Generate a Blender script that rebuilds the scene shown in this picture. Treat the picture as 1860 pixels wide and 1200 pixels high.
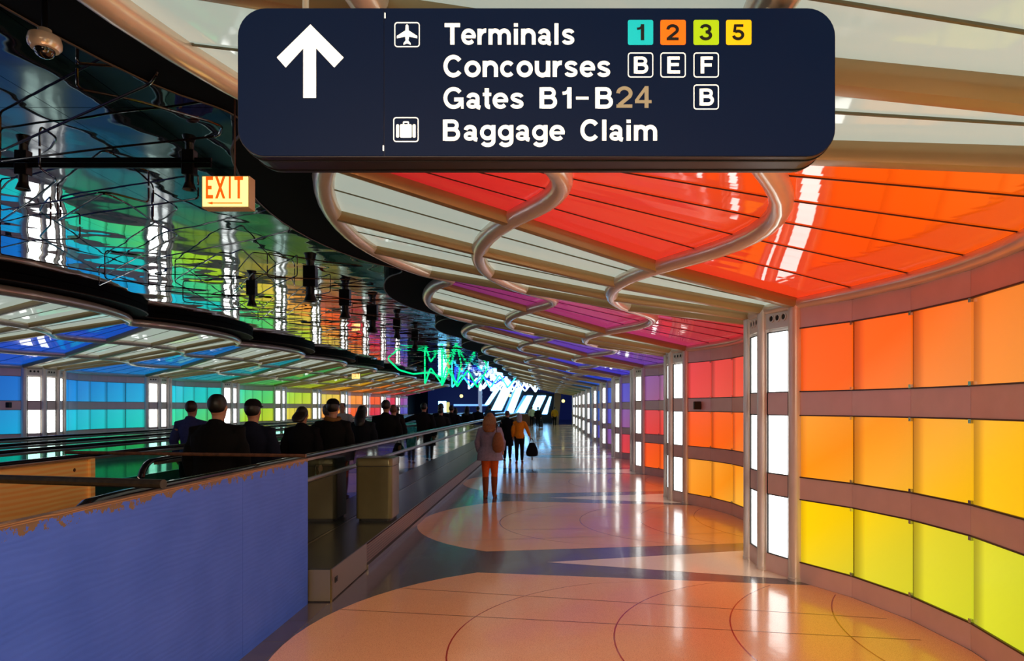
import bpy, bmesh, math, random
from mathutils import Vector, Matrix
from math import sin, cos, pi, radians as R
random.seed(7)
for o in list(bpy.data.objects): bpy.data.objects.remove(o)
scene = bpy.context.scene
COL = scene.collection

# ------------------------------------------------------------------ camera, world, exposure
FPX = 1200.0; CAMZ = 1.75
cam_d = bpy.data.cameras.new('camera'); cam = bpy.data.objects.new('camera', cam_d); COL.objects.link(cam)
cam.location = (0, 0, CAMZ); cam.rotation_euler = (R(90), 0, 0)
cam_d.sensor_width = 36; cam_d.lens = 36 * FPX / 1860
cam_d.shift_x = (930 - 994) / 1860; cam_d.shift_y = (738 - 600) / 1860
cam_d.clip_start = .05; cam_d.clip_end = 300
cam_d.dof.use_dof = True; cam_d.dof.focus_distance = 3.4; cam_d.dof.aperture_fstop = 8.0
scene.camera = cam
w = bpy.data.worlds.new('world'); scene.world = w; w.use_nodes = True
w.node_tree.nodes['Background'].inputs[0].default_value = (.35, .38, .5, 1)
w.node_tree.nodes['Background'].inputs[1].default_value = .012
scene.view_settings.view_transform = 'Standard'; scene.view_settings.look = 'None'
scene.view_settings.exposure = 0.0; scene.view_settings.gamma = 1.0
scene.view_settings.use_curve_mapping = False
scene.cycles.transparent_max_bounces = 40

# ------------------------------------------------------------------ helpers
def lin(c, k=1.0):
    def f(v):
        v = v / 255.0
        return (v / 12.92 if v <= .04045 else ((v + .055) / 1.055) ** 2.4) * k
    return (f(c[0]), f(c[1]), f(c[2]), 1.0)

def tag(o, label=None, cat=None, group=None, kind=None):
    if label: o['label'] = label
    if cat: o['category'] = cat
    if group: o['group'] = group
    if kind: o['kind'] = kind
    return o

def empty(name, loc=(0, 0, 0), label=None, cat=None, group=None, rz=0):
    o = bpy.data.objects.new(name, None); COL.objects.link(o)
    o.location = loc; o.rotation_euler = (0, 0, rz); o.empty_display_size = .1
    return tag(o, label, cat, group)

class MB:
    def __init__(s): s.v = []; s.f = []; s.m = []; s.uv = {}
    def add(s, vs, fs, mi=0):
        b = len(s.v); s.v += [tuple(v) for v in vs]
        for f in fs: s.f.append([i + b for i in f]); s.m.append(mi)
        return s
    def box(s, x0, x1, y0, y1, z0, z1, mi=0):
        vs = [(x0,y0,z0),(x1,y0,z0),(x1,y1,z0),(x0,y1,z0),(x0,y0,z1),(x1,y0,z1),(x1,y1,z1),(x0,y1,z1)]
        return s.add(vs, [(0,3,2,1),(4,5,6,7),(0,1,5,4),(1,2,6,5),(2,3,7,6),(3,0,4,7)], mi)
    def prism(s, poly, z0, z1, mi=0):               # polygon in XY extruded along z
        n = len(poly)
        vs = [(p[0], p[1], z0) for p in poly] + [(p[0], p[1], z1) for p in poly]
        fs = [tuple(range(n))[::-1], tuple(range(n, 2*n))] + [(i, (i+1) % n, n+(i+1) % n, n+i) for i in range(n)]
        return s.add(vs, fs, mi)
    def prism_y(s, poly, y0, y1, mi=0):             # polygon in XZ extruded along y
        n = len(poly)
        vs = [(p[0], y0, p[1]) for p in poly] + [(p[0], y1, p[1]) for p in poly]
        fs = [tuple(range(n)), tuple(range(n, 2*n))[::-1]] + [(i, n+i, n+(i+1) % n, (i+1) % n) for i in range(n)]
        return s.add(vs, fs, mi)
    def prism_x(s, poly, x0, x1, mi=0):             # polygon in YZ extruded along x
        n = len(poly)
        vs = [(x0, p[0], p[1]) for p in poly] + [(x1, p[0], p[1]) for p in poly]
        fs = [tuple(range(n))[::-1], tuple(range(n, 2*n))] + [(i, (i+1) % n, n+(i+1) % n, n+i) for i in range(n)]
        return s.add(vs, fs, mi)
    def hexa(s, a, mi=0):                           # 8 corners: bottom 4, top 4
        return s.add(a, [(0,3,2,1),(4,5,6,7),(0,1,5,4),(1,2,6,5),(2,3,7,6),(3,0,4,7)], mi)
    def tube(s, pts, r, seg=12, mi=0, cap=True, sq=1.0):
        pts = [Vector(p) for p in pts]; rings = []; n = len(pts)
        rr = r if isinstance(r, (list, tuple)) else [r] * n
        for i, p in enumerate(pts):
            d = (pts[min(i+1, n-1)] - pts[max(i-1, 0)]).normalized()
            up = Vector((0, 0, 1)) if abs(d.z) < .95 else Vector((0, 1, 0))
            a = d.cross(up).normalized(); b = a.cross(d).normalized()
            rings.append([p + a * cos(2*pi*k/seg) * rr[i] + b * sin(2*pi*k/seg) * rr[i] * sq for k in range(seg)])
        return s.loft(rings, mi, cap)
    def loft(s, rings, mi=0, cap=True):
        seg = len(rings[0]); vs = [v for rg in rings for v in rg]; fs = []
        for i in range(len(rings) - 1):
            for k in range(seg):
                k2 = (k+1) % seg
                fs.append((i*seg+k, i*seg+k2, (i+1)*seg+k2, (i+1)*seg+k))
        if cap:
            fs.append(tuple(range(seg))[::-1]); fs.append(tuple((len(rings)-1)*seg + k for k in range(seg)))
        return s.add(vs, fs, mi)
    def lathe(s, prof, c=(0,0,0), seg=24, mi=0):    # prof [(r,z)]
        rings = [[(c[0]+max(r,1e-4)*cos(2*pi*k/seg), c[1]+max(r,1e-4)*sin(2*pi*k/seg), c[2]+z) for k in range(seg)] for r, z in prof]
        return s.loft(rings, mi)
    def ell(s, c, rx, ry, rz, seg=16, n=10, mi=0):
        rings = []
        for i in range(1, n):
            a = pi * i / n - pi/2
            rings.append([(c[0]+rx*cos(a)*cos(2*pi*k/seg), c[1]+ry*cos(a)*sin(2*pi*k/seg), c[2]+rz*sin(a)) for k in range(seg)])
        return s.loft(rings, mi)
    def mesh(s, name, mats, smooth=False):
        me = bpy.data.meshes.new(name); me.from_pydata(s.v, [], s.f)
        mats = mats if isinstance(mats, (list, tuple)) else [mats]
        for m in mats: me.materials.append(m)
        for p, mi in zip(me.polygons, s.m): p.material_index = mi
        bm = bmesh.new(); bm.from_mesh(me); bmesh.ops.recalc_face_normals(bm, faces=bm.faces); bm.to_mesh(me); bm.free()
        if smooth:
            me.shade_smooth()
            try: me.set_sharp_from_angle(angle=R(40))
            except Exception: pass
        me.update(); return me
    def build(s, name, mats, parent=None, smooth=False, bevel=0, loc=None):
        o = bpy.data.objects.new(name, s.mesh(name, mats, smooth)); COL.objects.link(o)
        if parent: o.parent = parent
        if loc: o.location = loc
        if bevel:
            b = o.modifiers.new('bevel', 'BEVEL'); b.width = bevel; b.segments = 2; b.limit_method = 'ANGLE'
        return o

def inst(name, me, parent=None, loc=(0,0,0)):
    o = bpy.data.objects.new(name, me); COL.objects.link(o); o.location = loc
    if parent: o.parent = parent
    return o

# ------------------------------------------------------------------ materials
class NT:
    def __init__(s, name):
        s.m = bpy.data.materials.new(name); s.m.use_nodes = True; s.t = s.m.node_tree
        s.b = s.t.nodes['Principled BSDF']
    def n(s, typ, **kw):
        nd = s.t.nodes.new(typ)
        for k, v in kw.items(): setattr(nd, k, v)
        return nd
    def l(s, a, b): s.t.links.new(a, b)
    def math(s, op, a, b=None, clamp=False):
        nd = s.n('ShaderNodeMath', operation=op); nd.use_clamp = clamp
        for i, x in enumerate((a, b)):
            if x is None: continue
            if isinstance(x, (int, float)): nd.inputs[i].default_value = x
            else: s.l(x, nd.inputs[i])
        return nd.outputs[0]
    def pos(s):
        g = s.n('ShaderNodeNewGeometry'); sp = s.n('ShaderNodeSeparateXYZ'); s.l(g.outputs['Position'], sp.inputs[0])
        return g.outputs['Position'], sp.outputs
    def ramp(s, fac, stops):
        r = s.n('ShaderNodeValToRGB'); e = r.color_ramp.elements
        while len(e) > 1: e.remove(e[0])
        e[0].position = stops[0][0]; e[0].color = stops[0][1]
        for p, c in stops[1:]:
            x = e.new(p); x.color = c
        s.l(fac, r.inputs[0]); return r.outputs[0]
    def noise(s, scale, vec=None, detail=3, rough=.5):
        nd = s.n('ShaderNodeTexNoise'); nd.inputs['Scale'].default_value = scale
        nd.inputs['Detail'].default_value = detail; nd.inputs['Roughness'].default_value = rough
        if vec is not None: s.l(vec, nd.inputs['Vector'])
        return nd.outputs['Fac']
    def bump(s, h, strength=.1, dist=.01):
        b = s.n('ShaderNodeBump'); b.inputs['Strength'].default_value = strength; b.inputs['Distance'].default_value = dist
        s.l(h, b.inputs['Height']); s.l(b.outputs[0], s.b.inputs['Normal'])

def mat(name, c, rough=.5, metal=0, em=None, es=1.0, noise=0, nscale=8, ior=1.5, coat=0, bump=0, bscale=200):
    k = NT(name); b = k.b
    c = lin(c)
    b.inputs['Base Color'].default_value = c; b.inputs['Roughness'].default_value = rough
    b.inputs['Metallic'].default_value = metal; b.inputs['IOR'].default_value = ior
    b.inputs['Coat Weight'].default_value = coat
    if em is not None:
        b.inputs['Emission Color'].default_value = lin(em); b.inputs['Emission Strength'].default_value = es
    if noise:
        p, _ = k.pos(); f = k.noise(nscale, p)
        s = k.ramp(f, [(.3, tuple(x*(1-noise) for x in c[:3]) + (1,)), (.7, tuple(min(1, x*(1+noise)) for x in c[:3]) + (1,))])
        k.l(s, b.inputs['Base Color'])
    if bump:
        tc = k.n('ShaderNodeTexCoord'); k.bump(k.noise(bscale, tc.outputs['Object']), bump, .002)
    return k.m

def ramp_mat(name, stops, coefs, es, t0, t1, rough=.2, base=.35, uvedge=False, ior=1.5, wob=0):
    """glowing coloured panel (backlit walls, self-lit canopy): hue runs along the tunnel.  t = a*X+b*Y+c*Z+d"""
    k = NT(name); p, xyz = k.pos()
    a, b, c, d = coefs
    t = k.math('ADD', k.math('MULTIPLY', xyz[0], a), k.math('MULTIPLY', xyz[1], b))
    if uvedge:      # each row of panels has its own gel, with only a slight drift inside the panel
        zq = k.math('ADD', k.math('MULTIPLY', k.math('FLOOR', k.math('DIVIDE', xyz[2], .855)), .855*.72), .5*.72)
        xyz = [xyz[0], xyz[1], k.math('ADD', zq, k.math('MULTIPLY', xyz[2], .28))]
    t = k.math('ADD', k.math('ADD', t, k.math('MULTIPLY', xyz[2], c)), d)
    if wob:
        t = k.math('ADD', t, k.math('MULTIPLY', k.math('SUBTRACT', k.noise(.9, p, 1), .5), wob))
    mr = k.n('ShaderNodeMapRange'); mr.inputs['From Min'].default_value = t0; mr.inputs['From Max'].default_value = t1
    k.l(t, mr.inputs['Value'])
    col = k.ramp(mr.outputs[0], [((s - t0) / (t1 - t0), lin(cc)) for s, cc in stops])
    k.b.inputs['Roughness'].default_value = rough; k.b.inputs['IOR'].default_value = ior
    mx = k.n('ShaderNodeMix', data_type='RGBA', blend_type='MULTIPLY'); mx.inputs['Factor'].default_value = 1
    k.l(col, mx.inputs['A']); mx.inputs['B'].default_value = (base, base, base, 1)
    k.l(mx.outputs['Result'], k.b.inputs['Base Color'])
    k.l(col, k.b.inputs['Emission Color'])
    if uvedge:      # the light box behind is a little weaker at its two sides
        tc = k.n('ShaderNodeTexCoord'); sp = k.n('ShaderNodeSeparateXYZ'); k.l(tc.outputs['UV'], sp.inputs[0])
        u = sp.outputs[0]
        f = k.ramp(u, [(0, (.40,)*3+(1,)), (.10, (.62,)*3+(1,)), (.22, (1,)*3+(1,)), (1, (.86,)*3+(1,))])
        k.l(k.math('MULTIPLY', f, es), k.b.inputs['Emission Strength'])
    else: k.b.inputs['Emission Strength'].default_value = es
    return k.m

M = {}
WR = [(2,(200,216,38)),(4.5,(214,218,44)),(5.6,(222,210,45)),(6.6,(250,206,6)),(8,(254,202,12)),(9.2,(253,192,22)),(10,(248,176,50)),(10.9,(252,146,18)),(12,(248,158,50)),(13.2,(245,148,58)),(14.4,(243,130,48)),(15.3,(254,102,18)),(16.6,(250,92,28)),(18,(240,80,44)),(21,(228,68,62)),(23,(205,62,80)),(26,(150,90,140)),(30,(100,78,185)),(36,(55,78,195)),(45,(45,120,190)),(55,(55,165,150)),(66,(160,175,95))]
WL = [(8,(25,60,180)),(15,(20,95,190)),(20,(22,128,205)),(23.5,(28,176,215)),(27,(32,198,190)),(30,(50,206,150)),(33,(95,208,100)),(36,(160,212,45)),(40,(212,208,60)),(44,(236,190,80)),(48,(248,150,60)),(52,(248,105,48)),(57,(232,58,50)),(61,(195,60,110)),(66,(105,78,170)),(74,(60,80,190))]
CR = [(0,(250,150,20)),(3,(252,105,10)),(5,(248,78,10)),(6.5,(248,66,28)),(8,(235,52,45)),(9.3,(190,34,40)),(11,(190,48,60)),(12.5,(180,55,115)),(14.5,(120,45,115)),(17,(105,65,175)),(21,(70,58,205)),(28,(36,70,215)),(38,(25,105,200)),(48,(30,140,160)),(58,(60,165,120)),(66,(150,170,90))]
CL = [(0,(40,40,190)),(8,(28,55,200)),(15,(22,80,212)),(20,(18,110,205)),(25,(18,145,185)),(29,(28,165,125)),(34,(95,185,45)),(39,(190,190,40)),(44,(238,160,40)),(50,(238,115,42)),(57,(236,80,50)),(64,(175,58,100)),(70,(80,60,170))]
M['wall_light_r'] = ramp_mat('backlit_glass_right', WR, (0,1,5.5,-2.7), 1.0, 0, 70, .22, .30, True)
M['wall_light_l'] = ramp_mat('backlit_glass_left', WL, (0,1,-5.5,12.3), 1.0, 0, 80, .22, .30, True)
M['ceil_r'] = ramp_mat('coloured_canopy_glass_right', CR, (-1,1,0,2.5), .66, 0, 66, .04, .45, ior=1.75)  # emission puts the uplight on the canopy into its colour
M['ceil_l'] = ramp_mat('coloured_canopy_glass_left', CL, (0,1,0,0), .66, 0, 72, .04, .45, ior=1.75)  # same on the left: uplight put in as emission
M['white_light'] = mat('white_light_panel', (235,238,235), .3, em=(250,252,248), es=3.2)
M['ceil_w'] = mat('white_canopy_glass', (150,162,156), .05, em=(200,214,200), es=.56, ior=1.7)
M['metal'] = mat('painted_steel', (222,212,204), .28, .25, noise=.05, nscale=4, ior=1.6)
M['tube'] = mat('pearl_painted_tube', (232,218,200), .22, .35, noise=.06, nscale=3, ior=1.7)
M['beam'] = mat('painted_beam', (166,140,98), .3, .2, noise=.05, nscale=3)
M['spandrel'] = mat('satin_cladding', (226,192,186), .3, .15, noise=.04, nscale=5, ior=1.6)
M['dark'] = mat('dark_joint', (28,26,26), .6)
M['olivebar'] = mat('olive_glazing_bar', (104,100,70), .4)
M['black'] = mat('black_soffit', (4,4,5), .7)
M['black'].node_tree.nodes['Principled BSDF'].inputs['Specular IOR Level'].default_value = .1
M['blackmetal'] = mat('black_metal', (14,14,16), .35, .3)
M['chrome'] = mat('chrome', (200,205,210), .15, 1)
M['hole'] = mat('vent_hole_dark', (10,8,8), .7)
M['brown_trim'] = mat('brown_trim', (70,48,36), .4)

# polished stainless ceiling: wavy mirror sheets with thin seams
k = NT('mirror_ceiling_sheet'); p, xyz = k.pos()
k.b.inputs['Metallic'].default_value = 1; k.b.inputs['Roughness'].default_value = .015
def seam(s, coord, step, wd):
    f = s.math('FRACT', s.math('DIVIDE', coord, step)); return s.math('LESS_THAN', f, wd)
sm = k.math('MAXIMUM', seam(k, xyz[0], .61, .012), seam(k, xyz[1], 1.22, .008))
mx = k.n('ShaderNodeMix', data_type='RGBA'); k.l(sm, mx.inputs['Factor'])
mx.inputs['A'].default_value = (.76,.80,.82,1); mx.inputs['B'].default_value = (.12,.13,.14,1)
k.l(mx.outputs['Result'], k.b.inputs['Base Color'])
h = k.math('ADD', k.noise(1.1, p, 1, .4), k.math('MULTIPLY', k.noise(4.0, p, 1), .05))
k.bump(h, .16, .09)
M['mirror'] = k.m

# terrazzo
def terrazzo(name, c, c2, rough):
    k = NT(name); p, xyz = k.pos()
    f = k.noise(160, p, 2, .7); g = k.noise(1.3, p, 3)
    col = k.ramp(f, [(.36, lin(c2)), (.46, lin(c)), (.62, lin(c)), (.72, lin(tuple(min(255, x*1.14) for x in c)))])
    k.l(col, k.b.inputs['Base Color'])
    k.l(k.math('ADD', k.math('MULTIPLY', g, .10), rough), k.b.inputs['Roughness'])
    k.b.inputs['IOR'].default_value = 1.6
    k.b.inputs['Coat Weight'].default_value = .25; k.b.inputs['Coat Roughness'].default_value = .06
    k.bump(k.math('ADD', k.noise(3.0, p, 2), k.math('MULTIPLY', k.noise(14, p, 2), .25)), .14, .02)
    return k.m
M['peach'] = terrazzo('peach_terrazzo', (244,186,138), (206,144,100), .13)
M['cream'] = terrazzo('cream_terrazzo', (244,228,204), (214,194,168), .13)
M['grey'] = terrazzo('charcoal_terrazzo', (96,92,98), (62,60,66), .13)
M['redline'] = mat('red_terrazzo_line', (165,40,22), .2, coat=.5)
M['joint'] = mat('brass_joint_line', (110,64,40), .3, coat=.5)
M['strip'] = mat('slate_border_tile', (88,80,76), .22, coat=.4, noise=.2, nscale=6)

# ------------------------------------------------------------------ plan of the sinuous walls and canopies
P = 5.25; A0 = 6.667; WG = 1.41; CX = -11.1           # module length, first column, white group length, mirror: X' = CX - X
AL = R(32)
rw = (WG/2) / sin(AL); Xw = 2.506 + rw*cos(AL)
WV = [(Xw - rw*cos(a), WG/2 - rw*sin(a)) for a in (AL, AL/3, -AL/3, -AL)]
hc = (P - WG) / 2; rc = hc / sin(AL); Xc = 2.506 - rc*cos(AL)
CV = [(Xc + rc*cos(a), WG + hc + rc*sin(a)) for a in [AL*(i-3)/3 for i in range(7)]]
J = [  # X, Y of column-A rib point, Y of column-D rib point, white bulge, coloured bulge, z
    (2.506, 0, 1.41, .18, .55, 2.80),
    (1.00, -.52, 1.93, .29, .62, 3.06),
    (-.34, -.99, 2.40, .43, .47, 3.37),
    (-1.77, -1.48, 2.90, .46, .32, 3.70)]
def cpt(j, kind, t):        # point on longitudinal line j (fractional allowed) of a module
    if j != int(j):
        a = cpt(int(j), kind, t); b = cpt(int(j)+1, kind, t); q = j - int(j)
        return a.lerp(b, q)
    X, Ya, Yd, sw, sc, z = J[int(j)]
    bmp = 1 - (2*t-1)**2
    if kind == 'w': return Vector((X - sw*bmp, Ya + (Yd-Ya)*t, z))
    return Vector((X + sc*bmp, Yd + (P+Ya-Yd)*t, z))
def side(v, s):             # s = +1 right, -1 left (mirrored about the tunnel's centre line)
    return (v[0] if s > 0 else CX - v[0], v[1], v[2])

ROWS = [(.20, .815), (1.05, 1.655), (1.905, 2.525)]
SP = [(0, .19), (.825, 1.04), (1.665, 1.895), (2.535, 2.73)]

def slab(mb, a, b, z0, z1, th, off, s, ins, mi=0):
    """vertical plate between plan points a,b ; front face offset 'off' towards the tunnel; returns nothing"""
    a = Vector(a); b = Vector(b); d = (b-a).normalized(); n = Vector((-d.y, d.x))   # towards -X = tunnel
    if n.x > 0: n = -n
    a2 = a + d*ins + n*off; b2 = b - d*ins + n*off
    q = [a2, b2, b2 - n*th, a2 - n*th]
    vs = [side((v.x, v.y, z0), s) for v in q] + [side((v.x, v.y, z1), s) for v in q]
    mb.hexa(vs, mi); return d, n

def light_panel_mesh(a, b, z0, z1, ins, s, m, name):
    mb = MB(); slab(mb, a, b, z0, z1, .02, 0, s, ins)
    me = mb.mesh(name, m)
    uv = me.uv_layers.new(name='UVMap')
    ya = min(v.co.y for v in me.vertices); yb = max(v.co.y for v in me.vertices)
    xa = [v.co.x for v in me.vertices]
    for lp in me.loops:
        c = me.vertices[lp.vertex_index].co
        u = (c.y - ya) / max(1e-6, yb - ya)
        uv.data[lp.index].uv = (1-u, (c.z - z0) / (z1 - z0))   # u=0 at the far side of each panel
    return me

ML = {}
for s, key in ((1, 'r'), (-1, 'l')):
    lm = M['wall_light_' + key]
    ML['c', s] = [light_panel_mesh(CV[i], CV[i+1], z0, z1, .014, s, lm, 'light_panel') for (z0, z1) in ROWS for i in range(6)]
    ML['w', s] = [light_panel_mesh(WV[i], WV[i+1], z0, z1, .092, s, M['white_light'], 'light_panel') for (z0, z1) in ROWS for i in range(3)]
    ML['csp', s] = []
    for z0, z1 in SP:
        mb = MB()
        for i in range(6): slab(mb, CV[i], CV[i+1], z0, z1, .03, .012, s, .0025)
        ML['csp', s].append(mb.mesh('cladding', M['spandrel']))
    mb = MB()                                            # rails above and below every light and the vertical joints
    for (z0, z1) in ROWS:
        for i in range(6):
            slab(mb, CV[i], CV[i+1], z0-.012, z0, .03, .018, s, .002); slab(mb, CV[i], CV[i+1], z1, z1+.012, .03, .018, s, .002)
    for i in range(6): slab(mb, CV[i], CV[i+1], 0, 2.74, .01, -.028, s, 0)
    ML['cfr', s] = mb.mesh('frame', M['brown_trim'])
    ML['ccl', s] = []
    for (z0, z1) in ROWS:
        for i in range(1, 6):
            v = Vector(CV[i])
            for z in (z0-.004, z1-.026):
                mb = MB(); slab(mb, (v.x, v.y-.016), (v.x, v.y+.016), z, z+.03, .02, .024, s, 0)
                ML['ccl', s].append(mb.mesh('clip', M['chrome']))
    ML['wsp', s] = []
    for z0, z1 in SP[:3]:
        mb = MB()
        for i in range(3): slab(mb, WV[i], WV[i+1], z0, z1, .03, .012, s, 0)
        ML['wsp', s].append(mb.mesh('cladding', M['spandrel']))
    mb = MB()
    for i in range(3): slab(mb, WV[i], WV[i+1], 0, 2.80, .01, -.035, s, 0)
    ML['wbx', s] = mb.mesh('light_box', M['metal'])
    ML['wfr', s] = []
    for i in range(3):
        mb = MB(); A_, B_ = Vector(WV[i]), Vector(WV[i+1]); d_ = (B_-A_).normalized()
        for (z0, z1) in ROWS:
            slab(mb, A_, B_, z0-.010, z0, .03, .018, s, .085); slab(mb, A_, B_, z1, z1+.010, .03, .018, s, .085)
        for P_ in (A_ + d_*.089, B_ - d_*.089): slab(mb, P_-d_*.005, P_+d_*.005, .19, 2.535, .03, .0175, s, 0)
        ML['wfr', s].append(mb.mesh('frame', M['dark']))
    ML['vent', s] = []
    for i in range(3):                                   # plate with three round openings above each white strip
        mb = MB(); a = Vector(WV[i]); b = Vector(WV[i+1]); d, n = slab(mb, a, b, 2.57, 2.78, .03, .012, s, .06)
        for q in (-.092, 0, .092):
            c = (a+b)/2 + d*q + n*.013
            ring = []
            for rr, dd in ((.043, 0), (.043, .012), (.030, .012), (.030, .002), (.001, .002)):
                ring.append([side((c.x + d.x*rr*cos(2*pi*k_/16) + n.x*dd, c.y + d.y*rr*cos(2*pi*k_/16) + n.y*dd, 2.675 + rr*sin(2*pi*k_/16)), s) for k_ in range(16)])
            mb.loft(ring[:4], 0, False); mb.loft(ring[3:], 1, False)
        ML['vent', s].append(mb.mesh('vent_plate', [M['metal'], M['hole']]))
    ML['col', s] = []
    for i, v in enumerate(WV):
        mb = MB(); rad = .070 if i in (0, 3) else .062
        c = side((v[0], v[1], 0), s)
        mb.lathe([(rad+.006, 0), (rad+.006, .03), (rad, .035), (rad, 2.80)], c, 20)
        ML['col', s].append(mb.mesh('column', M['metal'], True))

# canopy meshes
def panel_piece(mb, kind, j0, j1, t0, t1, s, n=3, nj=2, th=.012, zoff=.03):
    top = []; bot = []
    for a in range(nj+1):
        rt = []; rb = []
        for b in range(n+1):
            v = cpt(j0 + (j1-j0)*a/nj - (1e-9 if a == nj else 0), kind, t0 + (t1-t0)*b/n)
            rb.append(side((v.x, v.y, v.z+zoff), s)); rt.append(side((v.x, v.y, v.z+zoff+th), s))
        top.append(rt); bot.append(rb)
    vs = [v for r_ in bot for v in r_] + [v for r_ in top for v in r_]; m_ = n+1; N = m_*(nj+1); fs = []
    for a in range(nj):
        for b in range(n):
            q = (a*m_+b, a*m_+b+1, (a+1)*m_+b+1, (a+1)*m_+b); fs.append(q); fs.append(tuple(N+i for i in q)[::-1])
    for b in range(n): fs.append((b, b+1, N+b+1, N+b)); fs.append((nj*m_+b, nj*m_+b+1, N+nj*m_+b+1, N+nj*m_+b))
    for a in range(nj): fs.append((a*m_, (a+1)*m_, N+(a+1)*m_, N+a*m_)); fs.append((a*m_+n, (a+1)*m_+n, N+(a+1)*m_+n, N+a*m_+n))
    mb.add(vs, fs)
def rib(mb, kind, t, wd, hh, zc, s, j0=0, j1=3, nj=9, rnd=True):
    rings = []
    for a in range(nj+1):
        j = j0 + (j1-j0)*a/nj
        if j >= 3: j = 3
        v = cpt(j, kind, t)
        v0 = cpt(0, kind, t); v1 = cpt(3, kind, t)
        d = Vector((v1.x-v0.x, v1.y-v0.y, 0)).normalized(); n = Vector((-d.y, d.x, 0))
        ring = []
        segs = 10 if rnd else 4
        if rnd:
            for q in range(segs):
                an = 2*pi*q/segs + pi/segs
                cx_, cz_ = cos(an), sin(an)
                e = max(abs(cx_), abs(cz_)) ** .55
                p_ = v + n*(wd/2*cx_/e) + Vector((0, 0, zc + hh/2*cz_/e)); ring.append(side(p_, s))
        else:
            for q in ((-1,-1),(1,-1),(1,1),(-1,1)):
                p_ = v + n*wd/2*q[0] + Vector((0, 0, zc + hh/2*q[1])); ring.append(side(p_, s))
        rings.append(ring)
    mb.loft(rings)
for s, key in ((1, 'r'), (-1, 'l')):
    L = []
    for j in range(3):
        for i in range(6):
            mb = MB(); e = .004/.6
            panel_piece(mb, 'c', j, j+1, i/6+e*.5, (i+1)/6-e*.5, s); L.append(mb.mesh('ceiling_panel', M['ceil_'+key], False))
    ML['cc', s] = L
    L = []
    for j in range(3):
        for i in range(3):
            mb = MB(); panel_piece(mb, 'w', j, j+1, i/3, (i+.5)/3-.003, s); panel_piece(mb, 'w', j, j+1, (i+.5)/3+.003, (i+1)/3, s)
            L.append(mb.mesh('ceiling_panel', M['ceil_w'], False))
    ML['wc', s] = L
    mb = MB()
    for i in range(1, 6): rib(mb, 'c', i/6, .007, .008, .025, s, rnd=False)
    ML['crib', s] = mb.mesh('glazing_bar', M['brown_trim'])
    mb = MB()
    for i in range(3): rib(mb, 'w', (i+.5)/3, .012, .010, .024, s, rnd=False)
    ML['wrib', s] = mb.mesh('glazing_bar', M['olivebar'])
    ML['beam', s] = []
    for i in range(4):
        mb = MB(); rib(mb, 'w', i/3, .130, .135, .0, s); ML['beam', s].append(mb.mesh('rib_beam', M['beam'], True))
    for kd in 'cw':
        mb = MB(); panel_piece(mb, kd, 0, 3, 0, 1, s, 12, 3, .01, .07)
        ML[kd+'bk', s] = mb.mesh('backing', M['dark'])

ordw = ['first', 'second', 'third', 'fourth', 'fifth', 'sixth', 'seventh', 'eighth', 'ninth', 'tenth', 'eleventh', 'twelfth', 'thirteenth']
colR = ['yellow', 'orange and yellow', 'red and orange', 'dusky pink and tan', 'purple and red', 'violet', 'indigo', 'deep blue', 'blue', 'blue teal', 'teal', 'teal green', 'pale green']
colL = ['indigo', 'deep blue', 'blue', 'blue', 'blue and teal', 'teal and green', 'green and lime', 'lime and yellow', 'amber', 'orange', 'red', 'magenta', 'purple']
ceR = ['orange', 'orange red', 'red and magenta', 'purple', 'indigo', 'blue violet', 'blue', 'blue', 'blue', 'teal blue', 'teal', 'green teal', 'pale green']
ceL = ['indigo', 'deep blue', 'blue', 'bright blue', 'azure', 'teal', 'green', 'lime', 'yellow', 'orange', 'orange', 'red', 'purple']
NMOD = 11
for s in (1, -1):
    sd = 'right' if s > 0 else 'left'
    first = -2 if s > 0 else -1
    for n in range(first, NMOD):
        Y = A0 + P*n; i = n - first; od = ordw[i]
        cw = (colR[i] if s > 0 else colL[n+1]); cc = (ceR[i] if s > 0 else ceL[n+1])
        t = empty('curved_light_wall_bay', (0, Y, 0), f'concave bay of {cw} backlit squares, {od} along the {sd} wall', 'light wall', f'coloured light bays of the {sd} wall')
        for me in ML['c', s]: inst('light_panel', me, t)
        [inst('cladding', me, t) for me in ML['csp', s]]; inst('frame', ML['cfr', s], t); [inst('clip', me, t) for me in ML['ccl', s] if s > 0 and n <= 1]
        t = empty('column_light_bay', (0, Y, 0), f'four pale columns with white light strips, {od} cluster along the {sd} wall', 'columns', f'white column bays of the {sd} wall')
        for me in ML['w', s]: inst('light_panel', me, t)
        for me in ML['col', s]: inst('column', me, t)
        for me in ML['vent', s]: inst('vent_plate', me, t)
        [inst('cladding', me, t) for me in ML['wsp', s]]; inst('light_box', ML['wbx', s], t); [inst('frame', me, t) for me in ML['wfr', s]]
        t = empty('coloured_canopy_bay', (0, Y, 0), f'glossy {cc} ceiling glass, {od} coloured wedge of the {sd} canopy', 'ceiling canopy', f'coloured canopy bays on the {sd}')
        for me in ML['cc', s]: inst('ceiling_panel', me, t)
        inst('glazing_bar', ML['crib', s], t); inst('backing', ML['cbk', s], t)
        t = empty('white_canopy_bay', (0, Y, 0), f'white glass ceiling fan between beams, {od} fan of the {sd} canopy', 'ceiling canopy', f'white canopy bays on the {sd}')
        for me in ML['wc', s]: inst('ceiling_panel', me, t)
        for me in ML['beam', s]: inst('rib_beam', me, t)
        inst('glazing_bar', ML['wrib', s], t); inst('backing', ML['wbk', s], t)

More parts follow.
